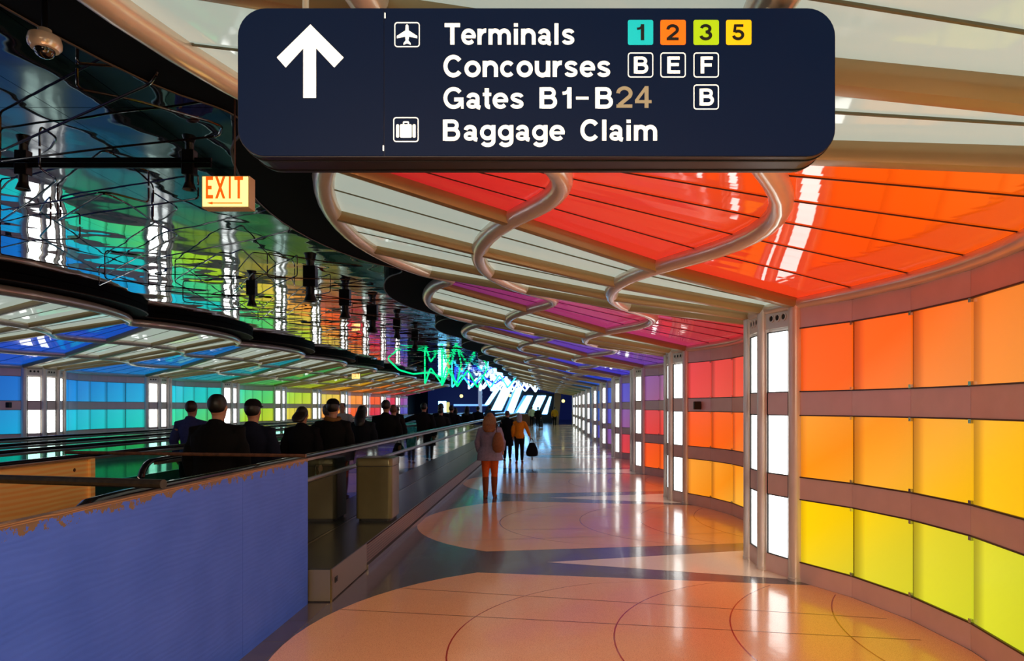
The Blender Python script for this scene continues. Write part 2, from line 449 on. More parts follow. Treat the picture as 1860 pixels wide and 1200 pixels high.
M['fluor'] = mat('fluorescent_strip', (245,250,245), .4, em=(240,255,245), es=2.2)
for (xa, xb, ya, z_, lb) in ((-11.65, -10.75, 17.42, 3.245, 'long glowing fluorescent strip in the left canopy above the blue wall bay'), (-12.45, -12.0, 17.42, 3.10, 'short glowing fluorescent strip in the left canopy nearest the left wall')):
    mb = MB(); sl = .20
    mb.tube([(xa, ya, z_-sl*(xb-xa)/2), (xa+.03, ya, z_-sl*((xb-xa)/2-.03)), (xb-.03, ya, z_+sl*((xb-xa)/2-.03)), (xb, ya, z_+sl*(xb-xa)/2)], [.03, .055, .055, .03], 12, sq=.6)
    tag(mb.build('fluorescent_strip', M['fluor'], smooth=True), lb, 'light')

# longitudinal tubes (continuous, serpentine)
def long_curve(j, dx=0, dz=0, n0=-2, smooth=4, step=12):
    pts = []
    for n in range(n0, NMOD):
        for kd, m_ in (('w', step), ('c', step)):
            for q in range(m_):
                v = cpt(j, kd, q/m_); pts.append(Vector((v.x+dx, v.y+A0+P*n, v.z+dz)))
    for _ in range(smooth):
        pts = [pts[0]] + [(pts[i-1]+pts[i]*2+pts[i+1])/4 for i in range(1, len(pts)-1)] + [pts[-1]]
    return pts
tubedesc = ['pale head tube topping the {} wall', 'serpentine canopy tube nearest the {} wall',
            'serpentine tube along the middle of the {} canopy', 'scalloped inner edge tube of the {} canopy beside the mirror ceiling']
for s in (1, -1):
    for j in range(4):
        mb = MB(); pts = long_curve(j, 0, (-.01, 0, 0, 0)[j])
        mb.tube([side(p_, s) for p_ in pts], (.062, .078, .085, .092)[j], 14)
        tag(mb.build('canopy_tube', M['tube'], smooth=True), tubedesc[j].format('right' if s > 0 else 'left'), 'ceiling tube')

# black soffit following the scalloped edge + mirrored ceiling
for s in (1, -1):
    mb = MB(); pi_ = long_curve(3, -.74 if s > 0 else -.42, 0, smooth=2); po = long_curve(3, .30, 0, smooth=3)
    for a in range(len(pi_)-1):
        q = [pi_[a], pi_[a+1], po[a+1], po[a]]
        mb.hexa([side((v.x, v.y, 3.81), s) for v in q] + [side((v.x, v.y, 3.955), s) for v in q])
    tag(mb.build('trim_3' if s > 0 else 'trim_4', M['black']), kind='structure')
    mb = MB(); mb.tube([side((v.x-.005, v.y, 3.815), s) for v in pi_], .012, 6)
    tag(mb.build('trim_1' if s > 0 else 'trim_2', M['brown_trim'], smooth=True), kind='structure')
mb = MB(); mb.box(-9.25, -1.85, -4, 71, 3.96, 4.0)
tag(mb.build('ceiling', M['mirror']), kind='structure')
mb = MB(); mb.box(-15.5, 4.2, -6, 71, 4.02, 4.08)
tag(mb.build('ceiling', M['black']), kind='structure')

# wall backings
for s in (1, -1):
    mb = MB(); x0, x1 = (3.30, 3.42) if s > 0 else (CX-3.42, CX-3.30)
    mb.box(x0, x1, -6, 67, 0, 4.02)
    tag(mb.build('wall_right' if s > 0 else 'wall_left', M['black']), kind='structure')

# ------------------------------------------------------------------ floor with terrazzo inlays
mb = MB(); mb.box(-15.5, 4.2, -6, 90, -.1, 0, 0)
def poly(pts, z, mi): mb.add([(x, y, z) for x, y in pts], [tuple(range(len(pts)))], mi)
def wallx(yrel):     # wall line position for relative Y (module frame)
    y = yrel % P
    V = WV + CV[1:]
    for a, b in zip(V, V[1:]):
        if a[1]-1e-6 <= y <= b[1]+1e-6: return a[0] + (b[0]-a[0])*(y-a[1])/(b[1]-a[1])
    return 2.506
LR = 2.47
for n in range(-2, NMOD):
    Yc = A0 + P*n + 3.43
    pts = []
    for q in range(21):
        dy = -2.12 + 4.24*q/20; pts.append((.53 - math.sqrt(LR*LR-dy*dy), Yc+dy))
    pts = pts[::-1]
    # to the wall
    wy0, wy1 = Yc-1.62, Yc+1.62
    wl = [wy0 + (wy1-wy0)*q/24 for q in range(25)]
    ring = pts + [(wallx(y_-A0-P*n)-.02, y_) for y_ in wl]
    poly(ring, .001, 1)
    g = A0 + P*n
    ring = [(0.0, g+.76)] + [(wallx(y_-g)-.01, y_) for y_ in [g+.02+1.36*q/10 for q in range(11)]]
    poly(ring, .001, 2)
    if n <= 4:
        for ex, rr in ((-.72, 1.8), (.5, 1.85), (1.42, 2.1), (2.3, 2.4)):   # red arcs
            lim = min(1.78, 1.62) if ex > 1 else 1.8
            P0 = []
            for q in range(31):
                dy = -lim + 2*lim*q/30; x = ex + rr - math.sqrt(rr*rr-dy*dy)
                if x < wallx(Yc+dy-g)-.03: P0.append((x, Yc+dy))
            for a, b in zip(P0, P0[1:]):
                wd = .006 if n <= 0 else .005
                poly([(a[0]-wd, a[1]), (a[0]+wd, a[1]), (b[0]+wd, b[1]), (b[0]-wd, b[1])], .002, 3)
        for dy0, dy1 in ((.85, .25), (1.52, .75), (-.85, -.25), (-1.52, -.75)):
            x0_ = .53 - math.sqrt(LR*LR-dy0*dy0)
            x1_ = 2.8
            a = (x0_, Yc+dy0); b = (x1_, Yc+dy1-.15)
            poly([(a[0], a[1]-.0045), (b[0], b[1]-.0045), (b[0], b[1]+.0045), (a[0], a[1]+.0045)], .0022, 4)
# slate tile border next to the barrier
for q in range(9):
    mb.box(-2.14, -1.945, 1.6+q*.474, 1.6+q*.474+.47, 0, .003, 5)
tag(mb.build('floor', [M['grey'], M['peach'], M['cream'], M['redline'], M['joint'], M['strip']]), kind='structure')


# ------------------------------------------------------------------ hanging direction sign
M['navy'] = mat('navy_sign_face', (1,8,26), .5, em=(18,38,70), es=.42, ior=1.2)
M['signbody'] = mat('dark_sign_body', (42,38,42), .35, .4)
M['lit'] = mat('lit_sign_letter', (240,240,225), .5, em=(250,250,236), es=.92)
M['tan'] = mat('tan_sign_letter', (150,138,108), .5, em=(158,146,116), es=.55)
M['ink'] = mat('black_ink', (10,10,10), .5)
for nm, c in (('chip_cyan',(0,200,205)), ('chip_orange',(252,120,0)), ('chip_lime',(176,216,0)), ('chip_yellow',(255,205,0))):
    M[nm] = mat(nm, c, .5, em=c, es=.60)
SY = 2.0
def sx(px): return (px - 994) / 600
def sz(py): return CAMZ + (738 - py) / 600
def rrect(x0, x1, z0, z1, r, seg=8):
    P_ = []
    for cx, cz, a0 in ((x1-r, z1-r, 0), (x0+r, z1-r, 90), (x0+r, z0+r, 180), (x1-r, z0+r, 270)):
        for q in range(seg+1):
            a = R(a0 + 90*q/seg); P_.append((cx + r*cos(a), cz + r*sin(a)))
    return P_
sign = empty('direction_sign', (0, SY, sz(14)), 'large navy hanging airport direction sign with white lettering', 'sign')
sign_inv = -SY, -sz(14)
def sbuild(mb, name, m, smooth=False, label=None, parent=None):
    o = mb.build(name, m, smooth=smooth)
    o.parent = parent or sign
    o.location = (0, 0, 0)
    for v in o.data.vertices: v.co.y -= SY; v.co.z -= sz(14)
    if label: o['label'] = label
    return o
x0, x1, z0, z1 = sx(432), sx(1517), sz(285), sz(15)
mb = MB(); mb.prism_y(rrect(x0, x1, z0, z1, .085), SY, SY+.135); sbuild(mb, 'housing', M['signbody'])
mb = MB(); mb.prism_y(rrect(x0-.003, x1+.003, z0-.003, z1+.003, .088), SY+.028, SY+.034); mb.prism_y(rrect(x0-.003, x1+.003, z0-.003, z1+.003, .088), SY+.108, SY+.114); sbuild(mb, 'band', M['ink'])
xs = sx(698)
def clip_poly(poly, xc, keep_left):
    out = []
    for a, b in zip(poly, poly[1:]+poly[:1]):
        ia = (a[0] <= xc) == keep_left; ib = (b[0] <= xc) == keep_left
        if ia: out.append(a)
        if ia != ib:
            t_ = (xc-a[0])/(b[0]-a[0]); out.append((xc, a[1]+(b[1]-a[1])*t_))
    return out
face = rrect(x0+.003, x1-.003, z0+.003, z1-.003, .082)
mb = MB(); mb.prism_y(clip_poly(face, xs-.0012, True), SY-.004, SY); sbuild(mb, 'arrow_panel', M['navy'])
mb = MB(); mb.prism_y(clip_poly(face, xs+.0012, False), SY-.004, SY); sbuild(mb, 'text_panel', M['navy'])
mb = MB()
for px, py in ((700, 30), (697, 270)): mb.box(sx(px)-.0018, sx(px)+.0018, SY-.006, SY-.003, sz(py)-.008, sz(py)+.008)
sbuild(mb, 'latch', M['lit'])
F = SY-.0055
mb = MB()
arrow = [(565,46),(625,106),(608,124),(575,89),(575,179),(552,179),(552,89),(520,124),(504,106)]
mb.prism_y([(sx(a), sz(b)) for a, b in arrow], F, SY-.003); sbuild(mb, 'arrow', M['lit'])


def arc(cx, cy, rx, ry, a0, a1, n=18): return [(cx+rx*cos(R(a0+(a1-a0)*q/n)), cy+ry*sin(R(a0+(a1-a0)*q/n))) for q in range(n+1)]
W_ = .19; H_ = .165
G = {   # grotesque bold letters drawn as strokes: (advance, [(points, width), ...]) ; cap height 1, x-height .74
 'T': (.85, [([(.03,.915),(.82,.915)],.17), ([(.425,0),(.425,.92)],.2)]),
 'e': (.774, [(arc(.387,.37,.285,.29,0,318,26),H_), ([(.12,.37),(.745,.37)],.125)]),
 'r': (.54, [([(.15,0),(.15,.74)],W_), (arc(.46,.34,.30,.315,170,84),.18)]),
 'n': (.85, [([(.15,0),(.15,.74)],W_), (arc(.425,.40,.27,.255,165,0)+[(.695,0)],.185)]),
 'm': (1.24, [([(.15,0),(.15,.74)],W_), (arc(.385,.42,.235,.235,165,0)+[(.62,0)],.18), (arc(.855,.42,.235,.235,165,0)+[(1.09,0)],.18)]),
 'i': (.387, [([(.19,0),(.19,.74)],W_), ([(.19,.845),(.19,1.0)],W_)]),
 'l': (.387, [([(.19,0),(.19,1)],W_)]),
 'a': (.774, [(arc(.355,.49,.215,.165,172,0)+[(.57,.49),(.57,.14),(.60,.07),(.70,.045)],.175), (arc(.325,.215,.195,.135,0,360,24),.15)]),
 's': (.774, [(arc(.39,.525,.225,.135,12,258)+arc(.375,.215,.235,.135,78,-168),.155)]),
 'C': (1.006, [(arc(.52,.5,.385,.425,38,322,30),.18)]),
 'G': (1.08, [(arc(.53,.5,.395,.425,40,335,30)+[(.90,.43),(.56,.43)],.165), ([(.945,0),(.945,.40)],.11)]),
 'c': (.774, [(arc(.395,.37,.28,.29,42,318,24),H_)]),
 'o': (.85, [(arc(.425,.37,.30,.29,0,360,30),.175)]),
 'u': (.85, [([(.15,.74)]+arc(.42,.335,.27,.255,180,345),.185), ([(.695,0),(.695,.74)],W_)]),
 't': (.464, [([(.22,.95)]+arc(.36,.20,.14,.12,180,275),.185), ([(.03,.67),(.43,.67)],.135)]),
 'B': (1.0, [([(.16,0),(.16,1)],.2), ([(.16,.92)]+arc(.52,.73,.21,.19,90,-90)+[(.16,.54)],.16), ([(.16,.54)]+arc(.55,.31,.24,.23,90,-90)+[(.16,.08)],.17)]),
 'g': (.85, [(arc(.405,.385,.275,.275,0,360,28),.165), ([(.695,.74),(.695,.03)]+arc(.415,.0,.28,.21,0,-152),.175)]),
 '1': (.774, [([(.44,0),(.44,1)],.19), ([(.12,.715),(.26,.735),(.36,.80),(.42,.93)],.13)]),
 '2': (.774, [(arc(.385,.67,.265,.245,178,-38)+[(.17,.13)],.175), ([(.05,.08),(.72,.08)],.16)]),
 '3': (.774, [(arc(.375,.72,.235,.205,168,-90),.165), (arc(.38,.295,.265,.22,90,-172),.17)]),
 '4': (.774, [([(.50,.94),(.09,.32)],.14), ([(.04,.285),(.74,.285)],.15), ([(.53,0),(.53,1)],.18)]),
 '5': (.774, [([(.68,.92),(.215,.92),(.165,.50)],.15), (arc(.375,.325,.27,.245,128,-168),.17)]),
 'E': (.93, [([(.16,0),(.16,1)],.2), ([(.16,.915),(.83,.915)],.17), ([(.16,.53),(.78,.53)],.165), ([(.16,.085),(.85,.085)],.17)]),
 'F': (.85, [([(.16,0),(.16,1)],.2), ([(.16,.915),(.80,.915)],.17), ([(.16,.50),(.73,.50)],.165)]),
}
def ribbon(mb, pts, wd, f, y0, y1, mi=0):
    """flat stroke of width wd along pts, mapped to the sign by f, between depths y0 (front) and y1"""
    pts = [Vector(p_) for p_ in pts]; q_ = [pts[0]]
    for p_ in pts[1:]:
        if (p_-q_[-1]).length > 1e-4: q_.append(p_)
    closed = (q_[0]-q_[-1]).length < 1e-3 and len(q_) > 4
    n = len(q_); rings = []
    for i in range(n):
        if closed: a = q_[i-1] if i > 0 else q_[-2]; b = q_[i+1] if i < n-1 else q_[1]
        else: a = q_[max(i-1, 0)]; b = q_[min(i+1, n-1)]
        d1 = (q_[i]-a).normalized() if (q_[i]-a).length > 1e-6 else (b-q_[i]).normalized()
        d2 = (b-q_[i]).normalized() if (b-q_[i]).length > 1e-6 else d1
        nn = Vector((-(d1+d2).y, (d1+d2).x)).normalized(); k2 = min(1.6, 1/max(.3, nn.dot(Vector((-d1.y, d1.x)))))
        l_, r_ = q_[i]+nn*wd/2*k2, q_[i]-nn*wd/2*k2
        L, Rr = f(l_), f(r_)
        rings.append([(L[0], y0, L[1]), (Rr[0], y0, Rr[1]), (Rr[0], y1, Rr[1]), (L[0], y1, L[1])])
    mb.loft(rings, mi)
def text(body, bx0, bx1, by0, by1, m, name='lettering', thin=1.0, y=None, parent=None):
    """bx0..bx1 and by0 (cap top)..by1 (baseline) in sign pixels"""
    mb = MB(); adv = 0; strokes = []
    for ch in body:
        a, st = G[ch]
        for pts, wd in st: strokes.append(([(p_[0]+adv, p_[1]) for p_ in pts], wd*thin*1.08))
        adv += a + .02
    xa = min(min(p_[0] for p_ in pts)-(wd/2 if len(pts) > 2 or pts[0][0] == pts[-1][0] else 0) for pts, wd in strokes)
    xb = max(max(p_[0] for p_ in pts)+(wd/2 if len(pts) > 2 or pts[0][0] == pts[-1][0] else 0) for pts, wd in strokes)
    X0, X1, Z1, Z0 = sx(bx0), sx(bx1), sz(by0), sz(by1)
    f = lambda p_: (X0 + (p_[0]-xa)/(xb-xa)*(X1-X0), Z0 + p_[1]*(Z1-Z0))
    y_ = F if y is None else y
    for i, (pts, wd) in enumerate(strokes): ribbon(mb, pts, wd, f, y_ - .00003*(i % 5), y_+.0015)
    return sbuild(mb, name, m, parent=parent)
text('Terminals', 808, 1043, 44, 82.5, M['lit'])
text('Concourses', 806, 1108, 102, 141, M['lit'])
text('Gates', 806, 951, 160, 198.5, M['lit'])
text('B1', 980, 1038, 160, 198, M['lit'])
mb = MB(); mb.box(sx(1046), sx(1069), F, SY-.003, sz(182), sz(177)); sbuild(mb, 'lettering', M['lit'])
text('B', 1081, 1113, 160, 198, M['lit'])
text('24', 1119, 1183, 158, 197, M['tan'], thin=.85)['label'] = 'tan replacement digits'
text('Baggage', 805, 1026, 218.5, 256.5, M['lit'])
text('Claim', 1054, 1193, 218.5, 256.5, M['lit'])
for (a, b, c0, c1, ch, m) in ((1140,1186,38,83,'1','chip_cyan'), (1199,1245,38,83,'2','chip_orange'), (1259,1305,38,83,'3','chip_lime'), (1318,1364,38,83,'5','chip_yellow')):
    mb = MB(); mb.prism_y(rrect(sx(a), sx(b), sz(c1), sz(c0), .006, 4), F, SY-.003); ch_o = sbuild(mb, 'terminal_chip', M[m], label={'chip_cyan':'cyan chip','chip_orange':'orange chip','chip_lime':'lime chip','chip_yellow':'yellow chip'}[m])
    wd = 15 if ch == '1' else 23
    text(ch, (a+b)/2-wd/2-1, (a+b)/2+wd/2-1, c0+8.5, c1-8, M['ink'], 'digit', .95, F-.002, parent=ch_o)
def frame_box(a, b, c0, c1, name='letter_frame', wd=1.7):
    mb = MB(); o_ = rrect(sx(a), sx(b), sz(c1), sz(c0), .009, 5); w_ = wd/600
    i_ = rrect(sx(a)+w_, sx(b)-w_, sz(c1)+w_, sz(c0)-w_, .0065, 5); n = len(o_)
    vs = [(p_[0], y_, p_[1]) for y_ in (F, SY-.003) for p_ in o_] + [(p_[0], y_, p_[1]) for y_ in (F, SY-.003) for p_ in i_]
    fs = []
    for q in range(n):
        r_ = (q+1) % n
        fs += [(q, r_, 2*n+r_, 2*n+q), (q, n+q, n+r_, r_), (2*n+q, 2*n+r_, 3*n+r_, 3*n+q), (n+q, 3*n+q, 3*n+r_, n+r_)]
    mb.add(vs, fs); return sbuild(mb, name, M['lit'])
for (a, b, c0, c1, ch) in ((1140,1186,97,142,'B'), (1199,1245,97,142,'E'), (1259,1305,97,142,'F'), (1259,1305,155,200,'B')):
    fb = frame_box(a, b, c0, c1)
    wd = {'B': 26, 'E': 23, 'F': 22}[ch]; text(ch, (a+b)/2-wd/2+1, (a+b)/2+wd/2+1, c0+7.5, c1-7.5, M['lit'], 'letter', parent=fb)
fb = frame_box(717, 763, 42, 87, 'plane_symbol')
hw = [(740,45.5),(742.5,48),(743,57),(758.5,67),(758.5,71),(743.5,68),(742.5,75),(746.5,80),(746.5,83),(741.5,80.5)]
pl = hw + [(1480-a, b) for a, b in hw[::-1][:-1]]
mb = MB(); mb.prism_y([(sx(a), sz(b)) for a, b in pl], F, SY-.003); sbuild(mb, 'plane', M['lit'], parent=fb)
fb = frame_box(715, 761, 214, 259, 'luggage_symbol')
mb = MB()
for a, b in ((720.2,725.6),(727.2,748.5),(750,755.6)): mb.prism_y(rrect(sx(a), sx(b), sz(251), sz(227), .0035, 3), F, SY-.003)
mb.prism_y([(sx(a), sz(b)) for a, b in ((732.5,227),(732.5,223),(734,221.5),(742,221.5),(743.5,223),(743.5,227),(741.3,227),(741.3,223.8),(734.7,223.8),(734.7,227))], F, SY-.003)
sbuild(mb, 'suitcase', M['lit'], parent=fb)
mb = MB()
for px, x_ in ((540, 0), (1410, 0)):
    mb2 = MB(); mb2.tube([(sx(px), SY+.07, sz(15)), (sx(px), SY+.07, sz(15)+(.40 if px < 800 else .14))], .010, 12)
    mb2.lathe([(.022, 0), (.022, .012), (.012, .018)], (sx(px), SY+.07, sz(15)), 16); sbuild(mb2, 'hanger', M['tube'], True)
# small scuffs on the face are part of the panel finish

# ------------------------------------------------------------------ exit signs, dome camera, alarms
M['exitface'] = mat('lit_exit_face', (255,235,150), .5, em=(255,232,140), es=1.35)
M['exitred'] = mat('orange_exit_letter', (225,90,10), .5, em=(232,96,14), es=.9)
M['exitbox'] = mat('cream_exit_housing', (190,160,120), .4)
def exit_sign(x, y, z, w_, h_, label, rod, arrow=True):
    t = empty('exit_sign', (x, y, z), label, 'exit sign', 'lit exit signs')
    mb = MB(); mb.box(-w_/2, w_/2, 0, .085, -h_/2, h_/2); mb.build('housing', M['exitbox'], t, bevel=.004)
    mb = MB(); mb.box(-w_/2+.008, w_/2-.008, -.004, .001, -h_/2+.008, h_/2-.008); mb.build('face', M['exitface'], t)
    lets = {'E': [(0,0,.3,1),(0,0,1,.16),(0,.42,.8,.58),(0,.84,1,1)], 'I': [(.3,0,.7,1)], 'T': [(.36,0,.64,1),(0,.84,1,1)]}
    X = -w_*.40; lh = h_*.68; zb = -h_*.22
    for ch, lw in (('E', .15), ('X', .21), ('I', .10), ('T', .18)):
        mb = MB(); L = lw*w_
        if ch == 'X':
            for q in ((0, 1), (1, 0)):
                a, b = q; t_ = .25*L
                mb.prism_y([(X+a*(L-t_), zb), (X+a*(L-t_)+t_, zb), (X+b*(L-t_)+t_, zb+lh), (X+b*(L-t_), zb+lh)], -.0065-.0006*a, -.004)
        else:
            for r_ in lets[ch]: mb.box(X+r_[0]*L, X+r_[2]*L, -.0065, -.004, zb+r_[1]*lh, zb+r_[3]*lh)
        mb.build('letter', M['exitred'], t); X += L + w_*.045
    if arrow:
        mb = MB(); za = -h_*.36; mb.prism_y([(-w_*.38, za), (-w_*.26, za-.009), (-w_*.26, za-.003), (w_*.36, za-.003), (w_*.36, za+.003), (-w_*.26, za+.003), (-w_*.26, za+.009)], -.0065, -.004)
        mb.build('arrow', M['exitred'], t)
    mb = MB(); mb.tube([(0.04, .04, h_/2), (0.04, .04, rod)], .006, 8); mb.build('stem', M['brown_trim'], t)
    return t
exit_sign((409.5-994)/1200*4.2, 4.2, CAMZ+(738-348)/1200*4.2, .305, .205, 'small glowing EXIT sign with left arrow, hung below the big navy sign', 3.81-3.115)
exit_sign((646.5-994)/1200*27, 27, CAMZ+(738-683)/1200*27, .34, .22, 'tiny distant glowing exit sign hung over the moving walkways', 3.96-2.99)

t = empty('dome_camera', (-2.51, 3.3, 3.56), 'cream dome security camera hanging from the black soffit at upper left', 'camera')
mb = MB(); mb.lathe([(.02, .075), (.030, .072), (.032, .045), (.068, .036), (.074, .01), (.072, -.012), (.060, -.028), (.046, -.030)], (0,0,0), 28); mb.build('housing', M['tube'], t, True)
mb = MB(); mb.lathe([(.045, -.026), (.044, -.040), (.037, -.056), (.022, -.068), (.002, -.073)], (0,0,0), 24); mb.build('dome', mat('smoked_dome', (20,16,14), .05, coat=1), t, True)
mb = MB(); mb.tube([(0, 0, .07), (0, 0, .27)], .013, 10); mb.build('stem', M['blackmetal'], t)
for (x, y, z, lb) in ((2.62, 11.55, 1.77, 'small black alarm box on the right wall beside the second columns'), (-13.75, 16.85, 1.79, 'small black alarm box on the left wall beside white columns')):
    tag((lambda m_: m_.build('alarm_box', M['blackmetal'], bevel=.01, loc=(x, y, z)))(MB().box(-.06, .06, -.05, .05, -.07, .07)), lb, 'alarm')

# ------------------------------------------------------------------ track lamps under the mirror
track = empty('lighting_track', (-4.0, 6.0, 3.93), 'black lighting track with two spotlights below the mirror ceiling', 'track light')
mb = MB(); mb.box(-1.35, .95, -.012, .012, -.015, .028); mb.build('rail', M['blackmetal'], track)
def lamp_parts(t, x, sc=1.0):
    mb = MB(); mb.box(x-.07*sc, x+.07*sc, -.05*sc, .05*sc, -.10*sc, .02); h = mb.build('lamp_box', M['blackmetal'], t, bevel=.006)
    mb = MB(); mb.tube([(x, 0, -.09*sc), (x, 0, -.20*sc)], .045*sc, 12); mb.build('lamp_body', M['blackmetal'], t, True)
    mb = MB(); mb.lathe([(.05*sc, 0), (.055*sc, -.02*sc), (.075*sc, -.075*sc), (.065*sc, -.075*sc), (.04*sc, -.02*sc)], (x, 0, -.19*sc), 16); mb.build('lamp_hood', M['blackmetal'], t, True)
for x in (-.76, .75): lamp_parts(track, x, .8)
for q, (x, y, sc) in enumerate(((-4.05, 11.3, 1.5), (-5.5, 12.3, 1.2), (-4.1, 13.4, 1.5), (-4.1, 15.5, 1.7), (-4.0, 17.6, 1.4), (-4.1, 20.5, 1.5))):
    t = empty('ceiling_spotlight', (x, y, 3.94), f'black spotlight under the mirror ceiling, {ordw[q]} from the camera', 'spotlight', 'black spotlights under the mirror')
    lamp_parts(t, 0, sc)

# ------------------------------------------------------------------ neon sculpture: unlit tubes near, lit tubes far
def at(px, py, z):
    Y = (z-CAMZ)*1200/(738-py); return ((px-994)/1200*Y, Y, z)
M['neon_off'] = mat('unlit_neon_glass', (34,24,22), .15, coat=.5)
def neon(pts, r, m, label, grp='neon sculpture tubes'):
    pts = [Vector((pts[0][0], pts[0][1], 3.948))] + [Vector(p_) for p_ in pts] + [Vector((pts[-1][0], pts[-1][1], 3.948))]; sm_ = [pts[0]]
    for a, b, c in zip(pts, pts[1:], pts[2:]):
        e = min(.12, (b-a).length*.3, (c-b).length*.3)
        u = b + (a-b).normalized()*e; v = b + (c-b).normalized()*e
        for q in range(5):
            t_ = q/4; sm_.append(u*(1-t_)**2 + b*2*t_*(1-t_) + v*t_**2)
    sm_.append(pts[-1])
    mb = MB(); mb.tube(sm_, r, 8)
    return tag(mb.build('neon_tube', m, smooth=True), label, 'neon tube', grp)
nz = [([(0,275),(55,250),(273,152),(286,133)], 3.80, 'rising to a red hook near the dome camera'),
      ([(0,293),(200,268),(397,247),(404,230),(380,220),(238,180),(140,160)], 3.82, 'with a sharp bend above the exit sign'),
      ([(140,115),(235,122),(270,130)], 3.84, 'short one beside the dome camera'),
      ([(72,306),(105,326),(60,362),(0,402)], 3.78, 'under the left spotlight'),
      ([(0,382),(120,362),(190,347),(270,368)], 3.80, 'low peak left of centre'),
      ([(105,400),(190,349),(236,372),(278,402)], 3.76, 'second thinner peak left of centre'),
      ([(0,450),(60,436),(145,433)], 3.80, 'at the left border'),
      ([(92,408),(71,430),(190,499),(325,427),(276,400)], 3.80, 'forming an open diamond'),
      ([(180,518),(300,465),(465,434),(527,418)], 3.80, 'long one sweeping right'),
      ([(0,461),(90,478),(200,498),(270,520)], 3.83, 'along the left edge'),
      ([(110,398),(180,385),(290,370),(360,360)], 3.84, 'nearly level in front of the exit sign'),
      ([(318,508),(400,458),(420,460),(440,452),(500,512)], 3.80, 'second diamond top'),
      ([(318,512),(415,567),(495,520),(540,500)], 3.80, 'second diamond base'),
      ([(420,540),(495,592),(560,540),(600,530)], 3.80, 'third diamond base'),
      ([(425,530),(460,495),(530,505),(535,518)], 3.80, 'third diamond top')]
for pts, z, d in nz: neon([at(a, b, z) for a, b in pts], .009, M['neon_off'], 'dark unlit neon tube under the mirror, ' + d)
rnd = random.Random(3)
y = 8.0; q = 0
while y < 40:
    for lane in range(2):
        xb = -3.9 - lane*2.3 + rnd.uniform(-.3, .3); pts = []
        for k_ in range(rnd.choice((4, 5))):
            pts.append((xb + (.65 if k_ % 2 else -.65) + rnd.uniform(-.3, .3), y + k_*rnd.uniform(.5, .9), rnd.uniform(3.70, 3.86)))
        if y > 8.5: neon(pts, .009, M['neon_off'], 'thin dark unlit zigzag neon tube under the mirror ceiling, further down the tunnel', 'unlit far neon tubes')
    y += 2.3 if y < 20 else 3.4
for nm, c, e in (('green', (0,220,130), 1.6), ('cyan', (60,225,235), 1.8), ('ice', (200,228,255), 2.4), ('blue', (30,60,255), 2.2)):
    M['neon_'+nm] = mat('lit_neon_'+nm, c, .3, em=c, es=e)
def zig(x, y, dx, dz, n, m, r, lab):
    pts = []
    for k_ in range(n): pts.append((x + k_*dx + rnd.uniform(-.12, .12), y + rnd.uniform(-.6, .6), (3.86 if k_ % 2 else 3.86-dz) + rnd.uniform(-.05, .04)))
    neon(pts, r, M[m], lab, 'lit neon sculpture tubes')
neon([(-7.3, 30.4, 3.90), (-6.95, 31, 3.46), (-6.4, 31.5, 3.30), (-5.8, 33, 3.46), (-5.4, 34, 3.22)], .036, M['neon_green'], 'bright green neon line along the left canopy edge', 'lit neon sculpture tubes')
zig(-6.5, 34.5, .42, .95, 6, 'neon_green', .040, 'bright green neon zigzag, the nearest of the hanging zigzags')
zig(-5.9, 37, .50, 1.0, 6, 'neon_green', .042, 'bright green neon zigzag hanging lowest over the walkways')
zig(-6.2, 44, .6, .85, 8, 'neon_cyan', .046, 'cyan neon zigzag behind the green ones')
zig(-5.8, 49, .55, .8, 9, 'neon_ice', .055, 'icy white neon zigzag before the hall')
zig(-5.4, 53, .55, .85, 9, 'neon_ice', .06, 'second icy white neon zigzag before the hall')
zig(-6.6, 47, .7, .5, 6, 'neon_blue', .05, 'deep blue neon zigzag over the walkways')
zig(-5.0, 58, .5, .8, 10, 'neon_ice', .065, 'farthest white neon zigzag before the hall')
zig(-4.6, 62, .45, .4, 8, 'neon_blue', .05, 'farthest deep blue neon zigzag before the hall')

# ------------------------------------------------------------------ moving walkways
k = NT('clear_green_glass'); k.t.nodes.remove(k.b)
tr_ = k.n('ShaderNodeBsdfTransparent'); tr_.inputs[0].default_value = (.80, .93, .89, 1)
gl_ = k.n('ShaderNodeBsdfGlossy'); gl_.inputs['Roughness'].default_value = .02; gl_.inputs[0].default_value = (.9, 1, .97, 1)
fr_ = k.n('ShaderNodeFresnel'); fr_.inputs[0].default_value = 1.45; mxs = k.n('ShaderNodeMixShader')
gb_ = k.n('ShaderNodeNewGeometry'); k.l(k.math('MULTIPLY', fr_.outputs[0], k.math('SUBTRACT', 1.0, gb_.outputs['Backfacing'])), mxs.inputs[0]); k.l(tr_.outputs[0], mxs.inputs[1]); k.l(gl_.outputs[0], mxs.inputs[2])
k.l(mxs.outputs[0], k.t.nodes['Material Output'].inputs['Surface']); M['glass'] = k.m
M['rubber'] = mat('black_rubber', (20,20,24), .22, coat=.6)
M['steel'] = mat('brushed_steel', (150,140,130), .28, .9)
M['tread'] = mat('ribbed_tread', (34,36,38), .4, .4)
M['lowpanel'] = mat('dark_mirror_panel', (30,36,38), .03, 0, ior=2.1, coat=1)
M['deck'] = mat('polished_steel_deck', (84,86,76), .28, .7, noise=.08, nscale=3)
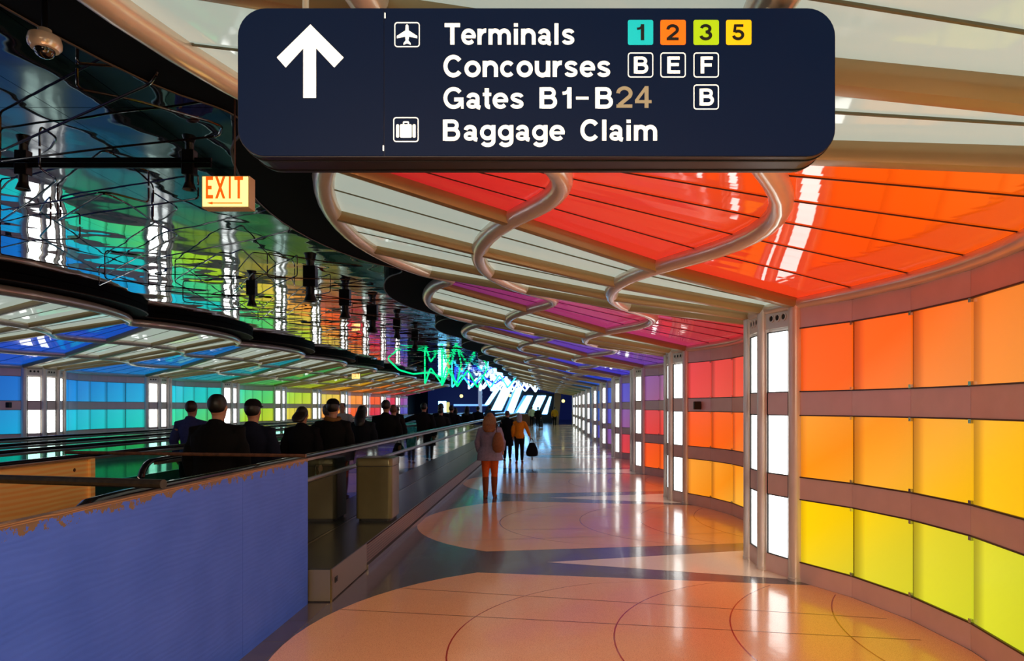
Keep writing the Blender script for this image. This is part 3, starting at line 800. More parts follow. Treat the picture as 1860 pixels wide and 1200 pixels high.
def walkway(x0, x1, y0, y1, label, full=False):
    t = empty('moving_walkway', ((x0+x1)/2, y0, 0), label, 'moving walkway', 'moving walkways')
    ox, oy = (x0+x1)/2, y0
    for x in (x0, x1):
        so = 2.75 if (full and x == x0) else 0
        # newel: bottom -> nose -> top
        pts = [(x-ox, so+1.2, .80), (x-ox, so+.5, .80)] + [(x-ox, so+.27 - .22*sin(pi*q/10), .80 + .215*(1-cos(pi*q/10))) for q in range(1, 10)] + [(x-ox, so+.5, 1.23), (x-ox, y1-y0, 1.23)]
        mb = MB(); mb.tube(pts, .036, 10, sq=.62); mb.build('handrail', M['rubber'], t, True)
        mb = MB(); mb.box(x-ox-.020, x-ox+.020, so+.3, y1-y0, 1.178, 1.206); mb.build('rail_trim', M['steel'], t)
        mb = MB(); mb.box(x-ox-.006, x-ox+.006, so+.3, y1-y0, .99 if (full and x == x1) else .32, 1.18); mb.build('glass_balustrade', M['glass'], t)
        mb = MB(); mb.box(x-ox-.03, x-ox+.03, so+.3, y1-y0, .0, .30); mb.build('skirt', M['steel'], t)
    mb = MB(); mb.box(x0-ox+.04, x1-ox-.04, -.6, y1-y0, .0, .05)
    mb.build('tread', M['tread'], t)
    if full:
        x = x1 - ox
        mb = MB(); mb.box(x-.02, x+.012, .3, y1-y0, .30, .945); mb.build('lower_panel', M['lowpanel'], t)
        mb = MB(); mb.tube([(x, .3, .967), (x, y1-y0, .967)], .030, 12); mb.build('side_rail', M['steel'], t, True)
        mb = MB(); mb.box(x-.012, x+.012, 2.2, 2.26, .30, .95); mb.build('glass_joint', M['dark'], t)
    return t
walkway(-3.85, -2.54, 3.45, 60, 'moving walkway nearest the concourse with dark handrails, starting behind the blue plywood', True)
walkway(-6.20, -4.90, 4.5, 60, 'middle moving walkway between the two others')
walkway(-8.56, -7.25, 4.5, 60, 'farthest left moving walkway, beside the left canopy')
M['deckdark'] = mat('dark_walkway_deck', (40,42,44), .15, .6)
for a, b, lb in ((-4.87, -3.89, 'narrow polished deck between the first and middle walkways'), (-7.21, -6.24, 'narrow polished deck between the middle and far walkways')):
    tag(MB().box(a+.005, b-.005, 4.5, 60, 0, .30).build('walkway_deck', M['deckdark']), lb, 'deck')

pl_ = empty('walkway_plinth', (-2.2, 5.9, 0), 'low steel plinth with a grille along the walkway side', 'plinth')
mb = MB(); mb.box(-.30, .27, 0, 1.17, .01, .292); mb.build('end_block', mat('beige_steel_block', (150,134,112), .3, .6), pl_, bevel=.004)
mb = MB(); mb.box(-.30, .245, 1.17, 54, .0, .292); mb.build('base', mat('umber_steel', (96,78,68), .3, .6), pl_)
mb = MB(); mb.box(-.302, .275, -.002, 54, .292, .302); mb.build('top_plate', M['deck'], pl_)
mb = MB(); mb.box(.246, .285, 1.18, 54, 0, .055); mb.build('kick_strip', M['steel'], pl_)
k = NT('perforated_grille'); p, xyz = k.pos()
f1 = k.math('LESS_THAN', k.math('FRACT', k.math('MULTIPLY', xyz[1], 26)), .55); f2 = k.math('LESS_THAN', k.math('FRACT', k.math('MULTIPLY', xyz[2], 34)), .55)
mx = k.n('ShaderNodeMix', data_type='RGBA'); k.l(k.math('MULTIPLY', f1, f2), mx.inputs['Factor'])
mx.inputs['A'].default_value = lin((140,112,90)); mx.inputs['B'].default_value = lin((24,18,16)); k.l(mx.outputs['Result'], k.b.inputs['Base Color'])
k.b.inputs['Roughness'].default_value = .35; k.b.inputs['Metallic'].default_value = .5
M['grille'] = k.m
mb = MB(); mb.box(.246, .262, 1.2, 54, .075, .265); mb.build('grille', M['grille'], pl_)
mb = MB(); mb.box(.271, .276, .10, .17, .15, .20); mb.box(.276, .280, .12, .15, .165, .185); mb.build('lock_plate', M['ink'], pl_)
mb = MB(); mb.box(.262, .276, -.003, .02, .0, .30); mb.build('corner_strip', mat('yellow_brass', (190,150,70), .25, 1), pl_)

# trash bin on the plinth
b_ = empty('trash_bin', (-2.18, 8.52, .302), 'olive grey rectangular trash bin standing on the plinth', 'trash bin')
M['olive'] = mat('olive_bin_steel', (98,90,58), .28, .4, noise=.05)
def rbox(hx, hy, r, z0, z1, inset=0):
    return [(x_, y_) for x_, y_ in rrect(-hx+inset, hx-inset, -hy+inset, hy-inset, r, 6)]
mb = MB(); mb.prism(rbox(.20, .20, .04, 0, 0), 0, .04); mb.build('base', M['ink'], b_)
mb = MB(); mb.prism(rbox(.228, .228, .05, 0, 0), .04, .69); mb.build('body', M['olive'], b_, True)
mb = MB()
rg = [[(x_, y_, z_) for x_, y_ in rbox(.232, .232, .05, 0, 0, i_)] for z_, i_ in ((.70, 0), (.778, 0), (.792, .006), (.80, .022))]
mb.loft(rg); mb.build('lid', M['olive'], b_, True)
mb = MB(); mb.prism(rbox(.222, .222, .05, 0, 0), .69, .70); mb.build('seam', M['ink'], b_)

# ------------------------------------------------------------------ plywood barrier
k = NT('blue_painted_plywood'); tc = k.n('ShaderNodeTexCoord'); sp = k.n('ShaderNodeSeparateXYZ'); k.l(tc.outputs['Object'], sp.inputs[0])
cmb = k.n('ShaderNodeCombineXYZ'); k.l(k.math('MULTIPLY', sp.outputs[1], .5), cmb.inputs[1]); k.l(k.math('MULTIPLY', sp.outputs[2], 2.2), cmb.inputs[2])
wv = k.n('ShaderNodeTexWave'); wv.inputs['Scale'].default_value = 4; wv.inputs['Distortion'].default_value = 9; wv.inputs['Detail'].default_value = 3; wv.bands_direction = 'Z'
k.l(cmb.outputs[0], wv.inputs['Vector'])
n1 = k.noise(3.0, tc.outputs['Object'], 4)
base = k.ramp(n1, [(.3, lin((54,100,224))), (.7, lin((66,110,236)))])
# chipped paint, concentrated along the top edge
edge = k.math('MULTIPLY', k.math('SUBTRACT', sp.outputs[2], 1.10), 3.2)
ch = k.math('GREATER_THAN', k.math('ADD', k.noise(14, tc.outputs['Object'], 5, .7), edge), 1.02)
spot = k.math('GREATER_THAN', k.noise(7, tc.outputs['Object'], 4, .6), .74)
mx = k.n('ShaderNodeMix', data_type='RGBA'); k.l(k.math('MAXIMUM', ch, spot), mx.inputs['Factor']); k.l(base, mx.inputs['A']); mx.inputs['B'].default_value = lin((120,96,74))
k.l(mx.outputs['Result'], k.b.inputs['Base Color']); k.b.inputs['Roughness'].default_value = .55
k.bump(wv.outputs['Fac'], .12, .004); M['bluply'] = k.m
def woodmat(name, c1, c2, sc=3, knots=True):
    k = NT(name); tc = k.n('ShaderNodeTexCoord'); mp = k.n('ShaderNodeMapping'); mp.inputs['Scale'].default_value = (1, .35, 2.4); k.l(tc.outputs['Object'], mp.inputs[0])
    wv = k.n('ShaderNodeTexWave'); wv.inputs['Scale'].default_value = sc; wv.inputs['Distortion'].default_value = 6; wv.inputs['Detail'].default_value = 3; wv.bands_direction = 'Z'
    k.l(mp.outputs[0], wv.inputs['Vector']); c = k.ramp(wv.outputs['Fac'], [(.2, lin(c1)), (.8, lin(c2))])
    if knots:
        vo = k.n('ShaderNodeTexVoronoi'); vo.inputs['Scale'].default_value = 3.2; k.l(tc.outputs['Object'], vo.inputs['Vector'])
        f = k.math('LESS_THAN', vo.outputs['Distance'], .07); m2 = k.n('ShaderNodeMix', data_type='RGBA'); k.l(f, m2.inputs['Factor']); k.l(c, m2.inputs['A']); m2.inputs['B'].default_value = lin((90,40,14)); c = m2.outputs['Result']
    k.l(c, k.b.inputs['Base Color']); k.b.inputs['Roughness'].default_value = .5; return k.m
M['ply'] = woodmat('raw_orange_plywood', (255,186,96), (255,208,124))
M['plyedge'] = woodmat('worn_wood_edge', (110,78,52), (164,124,84), 14, False)
M['oldbar'] = mat('stained_timber_bar', (92,56,34), .6, noise=.5, nscale=22)
ba = empty('plywood_barrier', (-2.12, 5.85, 0), 'blue painted plywood barrier enclosing the end of the nearest walkway', 'barrier')
mb = MB(); mb.box(-.018, 0, -1.25, 0, 0, 1.275); o_ = mb.build('blue_panel', M['bluply'], ba)
mb = MB(); mb.box(-.018, 0, -4.9, -1.2515, 0, 1.275); o_ = mb.build('blue_panel', M['bluply'], ba)
mb = MB(); mb.box(-.045, .002, -4.9, 0, 1.275, 1.292); mb.build('top_edge', M['plyedge'], ba)
mb = MB(); mb.box(-2.03, -2.01, -4.9, .15, 0, 1.28); o_ = mb.build('inner_panel', M['ply'], ba); o_['label'] = 'raw orange plywood panel'
mb = MB(); mb.box(-2.01, -1.985, .09, .15, 0, 1.28); mb.build('stud', M['ply'], ba)
mb = MB(); mb.box(-2.035, -1.985, -4.9, .15, 1.28, 1.296); mb.build('top_edge', M['plyedge'], ba)
mb = MB(); mb.tube([(-2.45, .42, 1.315), (-.01, -.02, 1.315)], .016, 8); mb.build('crossbar', M['oldbar'], ba)
mb = MB(); mb.tube([(-2.6, -1.6, 1.322), (-.0, -2.2, 1.322)], .026, 10); mb.build('crossbar', mat('black_scaffold_bar', (38,30,22), .45, noise=.5, nscale=30), ba)

# ------------------------------------------------------------------ far hall
HY = 70.0
def hx(px, Y=HY): return (px-994)*Y/1200
def hz(py, Y=HY): return CAMZ + (738-py)*Y/1200
M['hallwall'] = mat('self_lit_blue_wall', (30,38,84), .5, em=(20,30,84), es=.4)  # faint blue emission puts the hall's light into the wall colour
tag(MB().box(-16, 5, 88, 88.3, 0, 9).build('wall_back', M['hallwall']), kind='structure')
tag(MB().box(-16, 5, 71.2, 88, 7.0, 7.1).build('ceiling', M['black']), kind='structure')
for x, nm in ((-16.0, 'wall_left'), (4.7, 'wall_right')):
    tag(MB().box(x-.1, x+.1, 67.2, 88, 0, 7).build(nm, M['black']), kind='structure')
M['iceslab'] = mat('icy_backlit_glass', (170,215,240), .15, em=(130,200,255), es=5.5)
M['iceblue'] = mat('blue_backlit_glass', (90,140,220), .15, em=(90,150,240), es=.9)
slabs = [((880,735),(888,735),(912,700),(903,700),'iceslab'), ((892,745),(911,745),(932,700),(914,700),'iceslab'), ((919,750),(932,750),(950,702),(938,702),'iceslab'),
         ((937,750),(953,750),(968,718),(957,718),'iceslab'), ((964,745),(979,745),(992,718),(976,718),'iceslab'), ((984,752),(994,752),(1002,720),(998,720),'iceslab'),
         ((914,750),(919,750),(938,704),(933,704),'iceblue'), ((933,750),(937,750),(957,718),(951,718),'iceblue')]
for q, (a, b, c, d, m) in enumerate(slabs):
    mb = MB(); mb.prism_y([(hx(p_[0]), hz(p_[1])) for p_ in (a, b, c, d)], HY+.1*q, HY+.1*q+.06)
    tag(mb.build('glowing_slab', M[m]), f'slanted {"icy white" if m=="iceslab" else "blue"} glowing glass slab in the far hall, {ordw[q if q < 6 else q-6]} from the left', 'light slab', 'slanted light slabs in the far hall')
t = empty('black_escalator', (hx(950), HY+.9, 0), 'dark escalator structure behind the slanted glowing slabs', 'escalator')
mb = MB(); mb.prism_y([(hx(870)-hx(950), .0), (hx(1003)-hx(950), .0), (hx(1012)-hx(950), hz(716)), (hx(900)-hx(950), hz(700))], 0, 1.2); mb.build('body', M['blackmetal'], t)
mb = MB(); mb.tube([(hx(870)-hx(950), -.1, 1.0), (hx(1000)-hx(950), -.1, 1.0)], .05, 8); mb.build('handrail', M['rubber'], t)
tag(MB().box(hx(790), hx(866), 84, 84.1, hz(737), hz(733)).build('cove_light', mat('blue_cove_light', (110,160,255), .4, em=(110,165,255), es=1.6)), 'blue horizontal light line on the far hall wall', 'light')
t = empty('lit_portal', (hx(779), 80, 0), 'white and yellow lit doorway at the far end of the left wall', 'doorway')
Xp = hx(779)
mb = MB(); mb.box(hx(768)-Xp, hx(784)-Xp, 0, .1, 0, hz(727)); mb.build('light_panel', M['iceslab'], t)
mb = MB(); mb.box(hx(784.5)-Xp, hx(791)-Xp, 0, .1, 0, hz(729)); mb.build('light_panel', mat('yellow_lit_panel', (220,210,120), .4, em=(225,215,130), es=1), t)
t = empty('hall_column', (-6.35, 62.5, 0), 'tall round pale column under the neon at the tunnel end', 'column')
mb = MB(); mb.lathe([(.22, 0), (.22, .1), (.18, .12), (.18, 3.85), (.22, 3.9), (.22, 3.95)], (0,0,0), 20); mb.build('shaft', mat('self_lit_pale_column', (220,225,235), .3, em=(150,190,240), es=.35), t, True)  # blue emission stands in for neon light falling on the shaft
for px, py, Y, lb in ((838,719,62,'round glowing lamp globe left of the hall column'), (1023,728,64,'round glowing lamp globe at the far right of the tunnel end'), (926,718,64,'warm lamp globe in front of the slanted slabs')):
    t = empty('globe_lamp', (hx(px,Y), Y, hz(py,Y)), lb, 'lamp')
    mb = MB(); mb.ell((0,0,0), .16, .16, .16); mb.build('globe', mat('warm_globe', (255,235,150), .4, em=(255,236,150), es=1.8), t, True)
    mb = MB(); mb.tube([(0,0,.15),(0,0,(3.97 if px < 1000 else 3.02)-hz(py,Y))], .015, 8); mb.build('stem', M['blackmetal'], t)
t = empty('wooden_counter', (hx(945,61), 61, 0), 'brown wooden counter before the slanted slabs', 'counter')
mb = MB(); mb.box(-1.1, 1.1, 0, .6, 0, 1.0); mb.build('body', mat('brown_counter', (110,66,36), .5), t)
mb = MB(); mb.box(-1.15, 1.15, -.04, .64, 1.0, 1.05); mb.build('top', mat('tan_counter_top', (150,105,60), .3), t)
t = empty('slanted_column', (hx(1010,66), 66, 0), 'pale stone column at the right of the tunnel end', 'column')
mb = MB(); mb.hexa([(-.35,-.2,0),(.25,-.2,0),(.25,.2,0),(-.35,.2,0),(-.1,-.2,3.95),(.6,-.2,3.95),(.6,.2,3.95),(-.1,.2,3.95)]); mb.build('shaft', mat('warm_stone', (140,120,105), .5), t)

# ------------------------------------------------------------------ added fill light, unseen behind the viewer, standing in for light from the terminal
t = empty('added_fill_light', (-.3, -1.9, 2.95), 'added warm rectangular fill light, unseen behind the viewer', 'lamp')
ld = bpy.data.lights.new('fill_area_light', 'AREA'); ld.shape = 'RECTANGLE'; ld.size = 3.2; ld.size_y = 2.0; ld.spread = R(118); ld.energy = 210; ld.color = (1.0, .79, .57)  # added to brighten the floor and the barrier
lo = bpy.data.objects.new('fill_area_light', ld); COL.objects.link(lo); lo.parent = t; lo.rotation_euler = (R(38), 0, 0)
mb = MB(); mb.box(-1.6, 1.6, -1.0, 1.0, .72, .76); mb.build('housing', M['metal'], t)  # plate made up to go with the added light

# ------------------------------------------------------------------ people
M['skin'] = mat('skin', (176,124,98), .55)
def cloth(name, c, rough=.85):
    m = mat(name, tuple(v*.8 for v in c) if max(c) < 60 else c, rough, noise=.12, nscale=30)
    m.node_tree.nodes['Principled BSDF'].inputs['Specular IOR Level'].default_value = .15
    return m
def person(label, x, y, h=1.75, rz=0, top=(20,20,24), legs=(22,22,28), hair=(24,18,14), shoes=(20,18,18), bulk=1.0, arms=None, step=.0, coat=0, hairlen=.0, hat=None, lean=0, female=False, hairw=1.0, boots=None, scarf=None, z=0.0, hood=False, sleeve=True, head_dn=0):
    k_ = h/1.75; t = empty('person', (x, y, z), label, 'person', rz=rz)
    def V(p): 
        zz = p[2]; return (p[0]*k_, (p[1] + lean*max(0, zz-.95))*k_, zz*k_)
    def remesh(o, vox, sm=4):
        md = o.modifiers.new('remesh', 'REMESH'); md.mode = 'VOXEL'; md.voxel_size = vox; md.use_smooth_shade = True
        s2 = o.modifiers.new('smooth', 'SMOOTH'); s2.iterations = sm; s2.factor = .5
    sh = .175 if female else .20; hp = .085
    A = arms or {}
    joints = {}
    for sd in (-1, 1):
        shd = (sd*sh, 0, 1.385); el = (sd*(sh+.055), -.02, 1.14); wr = (sd*(sh+.045), .05, .89)
        if sd in A: el, wr = A[sd]
        joints[sd] = (shd, el, wr)
    def tors(mb, g, z0=.86):
        f = bulk
        prof = [(.86,.150,.105),(.95,.168,.118),(1.05,.140,.100),(1.16,.145,.105),(1.28,.165,.115),(1.36,.165,.108),(1.42,.125,.090),(1.47,.078,.068)]
        if female: prof = [(.86,.160,.110),(.95,.172,.118),(1.06,.128,.092),(1.16,.135,.10),(1.28,.150,.115),(1.38,.150,.100),(1.44,.115,.082),(1.475,.075,.065)]
        rings = []
        for zz, a, b in prof:
            if zz < z0: continue
            gg = g
            rings.append([V((cos(2*pi*q/20)*(a*f+gg), sin(2*pi*q/20)*(b*f+gg), zz)) for q in range(20)])
        mb.loft(rings)
    def legs_(mb, g, zlow=.07):
        for sd in (-1, 1):
            st = step*sd
            pts = [(sd*hp, 0, .93), (sd*hp, st*.12, .72), (sd*(hp+.004), st*.34, .48), (sd*(hp+.002), st*.28-.012, .30), (sd*hp, st*.38-.02, zlow)]
            rr = [.092, .082, .056, .052, .036]
            mb.tube([V(p) for p in pts], [(r_+g)*k_ for r_ in rr], 14)
    def feet(mb, g):
        for sd in (-1, 1):
            yy = step*sd*.38-.02
            rings = []
            for fy, w_, hh in ((-.075,.020,.030),(-.06,.034,.075),(0,.038,.09),(.06,.040,.062),(.12,.044,.042),(.165,.036,.034),(.19,.016,.022)):
                rings.append([V((sd*(hp+.01) + cos(2*pi*q/12)*(w_+g), yy+fy, max(.002, hh/2 + sin(2*pi*q/12)*(hh/2+g)))) for q in range(12)])
            mb.loft(rings)
    # one continuous body
    mb = MB(); tors(mb, 0); legs_(mb, 0); feet(mb, 0)
    hz_ = 1.628 - head_dn*.5; hy = .015 + head_dn
    mb.tube([V((0, -.005, 1.42)), V((0, hy*.5, 1.50)), V((0, hy, 1.57))], [.060*k_, .052*k_, .055*k_], 14)
    hd = []
    for zz, a, b, oy in ((-.118,.030,.030,.040),(-.100,.048,.058,.025),(-.065,.060,.078,.010),(-.02,.071,.088,.0),(.03,.075,.094,-.004),(.075,.066,.082,-.008),(.105,.042,.055,-.008),(.120,.012,.016,-.008)):
        hd.append([V((cos(2*pi*q/18)*a, hy + oy + sin(2*pi*q/18)*b, hz_+zz)) for q in range(18)])
    mb.loft(hd)
    mb.ell(V((0, hy+.098, hz_-.022)), .012*k_, .020*k_, .024*k_, 10, 6)                       # nose
    mb.ell(V((0, hy+.086, hz_-.066)), .024*k_, .010*k_, .009*k_, 10, 6)                       # mouth
    for sd in (-1, 1): mb.ell(V((sd*.076, hy-.004, hz_-.008)), .012*k_, .020*k_, .032*k_, 10, 6)
    for sd in (-1, 1):
        shd, el, wr = joints[sd]
        mb.tube([V(shd), V([(a+b)/2 for a, b in zip(shd, el)]), V(el), V([(a+b)/2 for a, b in zip(el, wr)]), V(wr)], [.050*k_, .046*k_, .038*k_, .034*k_, .025*k_], 12)
        e, w_ = Vector(el), Vector(wr); d = (w_-e).normalized()
        sidev = Vector((0, 1, 0)) if abs(d.y) < .8 else Vector((1, 0, 0))
        fw = (sidev - d*sidev.dot(d)).normalized(); inn = d.cross(fw).normalized()
        if inn.x*sd > 0: inn = -inn
        pc = w_ + d*.045
        mb.tube([V(w_), V(w_+d*.03), V(w_+d*.085)], [.024*k_, .034*k_, .030*k_], 10)
        for q, (o_, L_) in enumerate(((-.027,.062),(-.009,.074),(.009,.070),(.026,.055))):
            b0 = w_ + d*.082 - fw*o_; b1 = b0 + d*L_*.5 + inn*.008; b2 = b1 + d*L_*.42 + inn*.022
            mb.tube([V(b0-d*.02), V(b0), V(b1), V(b2)], [.0095*k_, .0095*k_, .0085*k_, .007*k_], 8)
        b0 = w_ + d*.025 + fw*.028; b1 = b0 + d*.032 + fw*.020; b2 = b1 + d*.028 + inn*.008
        mb.tube([V(b0), V(b1), V(b2)], [.012*k_, .010*k_, .008*k_], 8)
    bd = mb.build('body', M['skin'], t, True); remesh(bd, .0085, 2)
    for sd in (-1, 1):
        e_ = MB().ell(V((sd*.028, hy+.086, hz_+.004)), .010*k_, .007*k_, .007*k_, 8, 6).build('eye', M['ink'], t, True)
    # clothing
    mb = MB(); tors(mb, .020, .86 if not coat else 0)
    if coat:
        rg = []
        for zz, g in ((.93, .030), (.93-coat*.5, .045), (.93-coat, .055)):
            rg.append([V((cos(2*pi*q/20)*(.165*bulk+g), sin(2*pi*q/20)*(.115*bulk+g), zz)) for q in range(20)])
        mb.loft(rg[::-1])
    for sd in (-1, 1):
        shd, el, wr = joints[sd]
        wc = [a+(b-a)*.92 for a, b in zip(el, wr)]
        if not sleeve: wc = [a+(b-a)*.1 for a, b in zip(el, wr)]
        mb.tube([V((sd*.055, 0, 1.43)), V(shd), V([(a+b)/2 for a, b in zip(shd, el)]), V(el), V([(a+b)/2 for a, b in zip(el, wc)]), V(wc)], [.052*k_, .074*k_*bulk**.5, .072*k_, .066*k_, .058*k_, .048*k_], 14)
    if hood or scarf is None: mb.tube([V((0, -.03, 1.455)), V((0, -.012, 1.50))], [.085*k_, .070*k_], 14)
    jk = mb.build('jacket', cloth('jacket_cloth', top), t, True); remesh(jk, .012, 3)
    mb = MB(); tors(mb, .008, .86); mb2 = MB()
    rings = []
    for zz, a, b in ((.84,.155,.110),(.93,.172,.122),(1.02,.150,.105)):
        rings.append([V((cos(2*pi*q/20)*(a*min(bulk,1.1)+.006), sin(2*pi*q/20)*(b*min(bulk,1.1)+.006), zz)) for q in range(20)])
    mb2.loft(rings); legs_(mb2, .012, .10 if not boots else .40)
    tr = mb2.build('trousers', cloth('trouser_cloth', legs), t, True); remesh(tr, .011, 4)
    mb = MB(); feet(mb, .006)
    if boots:
        for sd in (-1, 1):
            st = step*sd
            mb.tube([V((sd*(hp+.002), st*.33, .44)), V((sd*(hp+.002), st*.28-.012, .30)), V((sd*hp, st*.38-.02, .05))], [.070*k_, .066*k_, .046*k_], 14)
    for_ = mb.build('boots' if boots else 'shoes', cloth('shoe_leather', boots or shoes, .5), t, True); remesh(for_, .010, 2)
    if hat:
        mb = MB(); mb.ell(V((0, hy-.006, hz_+.065)), .088*k_, .105*k_, .078*k_, 18, 10); mb.ell(V((0, hy+.10, hz_+.050)), .070*k_, .055*k_, .010*k_, 14, 6)
        mb.build('cap', cloth('cap_cloth', hat), t, True)
    if hair:
        mb = MB(); mb.ell(V((0, hy-.022, hz_+.030)), .086*k_, .094*k_, .100*k_, 18, 10)
        if hairlen:
            rg = []
            for q_, (f, w_) in enumerate(((0,.075),(.25,.092),(.5,.100),(.8,.092),(1,.060))):
                rg.append([V((cos(2*pi*q/18)*w_*hairw, hy-.05-.115*bulk*min(1, f*1.5) + sin(2*pi*q/18)*.055, hz_+.05-f*(hairlen+.05))) for q in range(18)])
            mb.loft(rg)
        hr = mb.build('hair', mat('hair_strands', hair, .45, noise=.35, nscale=60), t, True); remesh(hr, .010, 3)
    if scarf:
        mb = MB(); mb.tube([V((.09*cos(2*pi*q/16), .005+.085*sin(2*pi*q/16)-.01, 1.47+.012*sin(2*pi*q/8))) for q in range(17)], .034*k_, 10)
        mb.build('scarf', cloth('scarf_cloth', scarf), t, True)
    return t

person('woman in a mauve grey coat, orange trousers and brown boots, walking away nearest', -1.10, 12.70, 1.63, top=(132,118,140), legs=(196,84,32), hair=(128,74,30), boots=(120,56,24), bulk=1.34, female=True, coat=.16, hairlen=.27, hairw=1.5, step=.12, scarf=(16,14,16),
       arms={-1: ((-.265, .02, 1.15), (-.24, .10, .92)), 1: ((.265, .0, 1.15), (.25, .10, .95))})
t = empty('shoulder_bag', (-1.10+.17, 12.58, .90), 'tan leather bag slung behind the coat of the mauve coated woman', 'bag')
mb = MB(); rg = []
for zz, a, b in ((-.02,.05,.035),(.03,.10,.06),(.14,.115,.072),(.26,.095,.06),(.36,.05,.035)):
    rg.append([(cos(2*pi*q/18)*a, sin(2*pi*q/18)*b-.10, zz) for q in range(18)])
mb.loft(rg); mb.build('pouch', cloth('tan_leather', (128,82,56), .5), t, True)
mb = MB(); mb.tube([(-.02,-.10,.34),(-.03,-.10,.45),(-.03,-.04,.52),(-.02,.10,.50),(.0,.20,.40)], .012, 8); mb.build('strap', cloth('dark_strap', (50,34,28), .5), t, True)
person('woman in an orange sweater and black leggings walking behind the coated woman', -.86, 20.4, 1.56, top=(214,120,20), legs=(14,14,18), hair=(150,130,130), bulk=.98, female=True, hairlen=.2, step=.30, shoes=(110,24,30), head_dn=.03,
       arms={1: ((.27, .02, 1.18), (.36, .04, .93))})
t = empty('black_duffel_bag', (-.86+.36, 20.42, .30), 'black duffel bag hanging from the right hand of the orange sweatered woman', 'bag')
mb = MB(); rg = []
for zz, a, b in ((-.09,.10,.06),(-.07,.17,.11),(.02,.19,.13),(.14,.165,.12),(.25,.12,.09),(.32,.085,.05),(.335,.04,.02)):
    rg.append([(.03 + a*(abs(cos(2*pi*q/20))**.7)*(1 if cos(2*pi*q/20) > 0 else -1), b*(abs(sin(2*pi*q/20))**.7)*(1 if sin(2*pi*q/20) > 0 else -1), zz) for q in range(20)])
mb.loft(rg); mb.build('pouch', cloth('black_nylon', (12,12,14)), t, True)
mb = MB(); mb.tube([(-.05, 0, .32), (-.02, 0, .44), (.02, 0, .46), (.06, 0, .42), (.08, 0, .30)], .012, 8); mb.build('handle', M['ink'], t, True)
mb = MB(); mb.tube([(.03, -.02, -.07), (.035, -.02, -.20)], .018, 8); mb.build('strap', M['ink'], t, True)
person('red haired person in a long black coat beside the orange sweatered woman', -1.28, 21.2, 1.62, top=(14,14,18), legs=(14,14,16), hair=(84,34,26), female=True, coat=.40, step=.2)

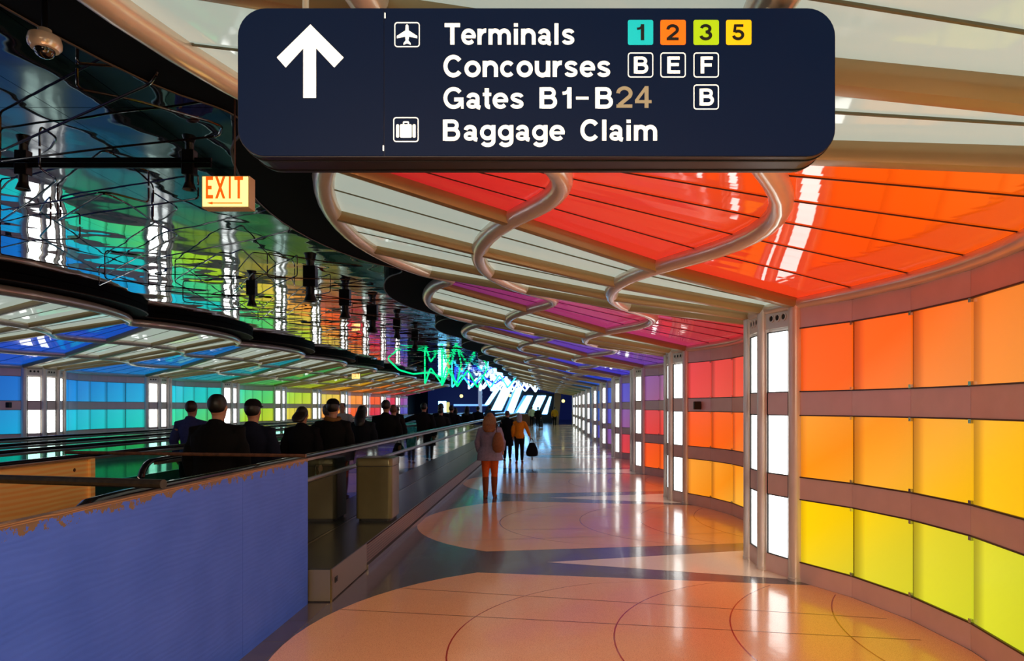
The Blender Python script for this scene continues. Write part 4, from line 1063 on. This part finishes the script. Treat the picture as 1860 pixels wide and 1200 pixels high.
W1 = -3.2
crowd = [
 ('slim person in a blue shirt on the middle walkway, left of the big man', -5.55, 10.3, 1.79, dict(top=(52,58,110), hair=(50,24,22), bulk=.95)),
 ('broad man in a black jacket, nearest on the moving walkway', -3.22, 6.45, 1.82, dict(top=(8,8,10), hair=(14,10,10), bulk=1.35)),
 ('person in a navy jacket and knitted hat behind the broad man', -3.3, 7.4, 1.77, dict(top=(18,22,44), hat=(22,16,22), bulk=1.12)),
 ('dark haired person in black, left edge of the walkway cluster', -3.45, 9.3, 1.70, dict(top=(14,12,16), hair=(34,20,16), bulk=1.1, hairlen=.1)),
 ('grey haired person in a dark coat in the walkway cluster', -3.28, 9.9, 1.74, dict(top=(20,20,22), hair=(70,66,64), bulk=1.15)),
 ('man in a black cap with a tan scarf in the walkway cluster', -3.10, 9.55, 1.80, dict(top=(16,14,14), hat=(12,12,14), scarf=(120,84,44), bulk=1.2)),
 ('person in a white shirt standing on the middle walkway facing the camera', -5.55, 17.9, 1.80, dict(top=(170,168,164), hair=(24,18,16), rz=pi, arms={-1: ((-.27, .05, 1.18), (-.12, .20, 1.12)), 1: ((.27, .05, 1.18), (.12, .20, 1.12))})),
 ('long haired person in a dark blue coat on the near walkway', -3.25, 11.6, 1.72, dict(top=(20,26,36), hair=(12,10,12), hairlen=.25, bulk=1.2, female=True)),
 ('person with auburn hair behind the long haired one', -3.4, 14.6, 1.74, dict(top=(30,22,24), hair=(96,54,30))),
 ('balding man in a black jacket carrying papers on the near walkway', -3.15, 12.9, 1.83, dict(top=(10,10,14), hair=(30,20,18), bulk=1.35)),
 ('small person in a brown coat far off on the middle walkway', -5.5, 24.2, 1.70, dict(top=(52,42,40), hair=(50,34,30))),
 ('man in a dark coat stretching his left arm to the handrail', -3.25, 17.4, 1.80, dict(top=(22,22,26), hair=(14,12,12), bulk=1.15, arms={-1: ((-.42, .05, 1.32), (-.62, .05, 1.24))})),
 ('person with a grey bag on the walkway behind the stretching man', -3.0, 18.6, 1.68, dict(top=(40,38,38), hair=(20,16,16))),
 ('tall person in dark clothes before the blue hall wall', -3.25, 20.2, 1.80, dict(top=(16,18,26), hair=(14,10,10), bulk=1.1)),
 ('person in dark clothes right of the tall one', -3.1, 21.4, 1.74, dict(top=(20,18,26), hair=(16,12,12))),
 ('woman wearing a yellow bag on the near walkway', -3.2, 23.0, 1.66, dict(top=(14,14,16), hair=(14,10,10), hairlen=.2, female=True)),
 ('dark haired woman next to the one with the yellow bag', -3.1, 25.6, 1.72, dict(top=(14,16,22), hair=(12,10,12), hairlen=.25, bulk=1.2, female=True)),
 ('person in black farthest along the near walkway', -3.15, 30.0, 1.72, dict(top=(12,16,28), hair=(12,12,14), bulk=1.3)),
 ('person with curly hair near the far end of the walkway', -3.0, 34.5, 1.78, dict(top=(40,60,90), hair=(30,30,50), bulk=1.1)),
]
for lb, x, y, h, kw in crowd: person(lb, x, y, h, z=.05, **kw)
t = empty('yellow_bag', (-3.2, 22.82, 1.05), 'small yellow bag on the back of a woman on the walkway', 'bag')
mb = MB(); mb.ell((0, -.06, .1), .12, .06, .15, 14, 10); mb.build('pouch', cloth('yellow_nylon', (210,190,40)), t, True)
person('distant person in a pale green shirt at the tunnel end', -1.35, 58, 1.78, top=(190,205,170), legs=(14,14,18), hair=(20,14,12), step=.3)
person('distant person in black beside the pale green shirt', -.75, 54, 1.72, top=(12,12,14), legs=(12,12,14), hair=(16,12,12), step=.2)
person('distant person in a yellow jacket at the tunnel end', .65, 58, 1.72, top=(180,130,30), legs=(14,14,16), hair=(20,14,12), step=.25)
t = empty('rolling_suitcase', (-.55, 54.2, 0), 'black rolling suitcase beside the distant person in black', 'suitcase')
mb = MB(); mb.box(-.2, .2, -.12, .12, .06, .62); mb.build('shell', M['blackmetal'], t, bevel=.03)
mb = MB(); mb.tube([(-.1, .1, .6), (-.1, .1, 1.0), (.1, .1, 1.0), (.1, .1, .6)], .012, 8); mb.build('handle', M['blackmetal'], t)
for sx_ in (-.15, .15):
    mb = MB(); mb.ell((sx_, 0, .033), .02, .032, .032, 10, 8); mb.build('wheel', M['ink'], t)
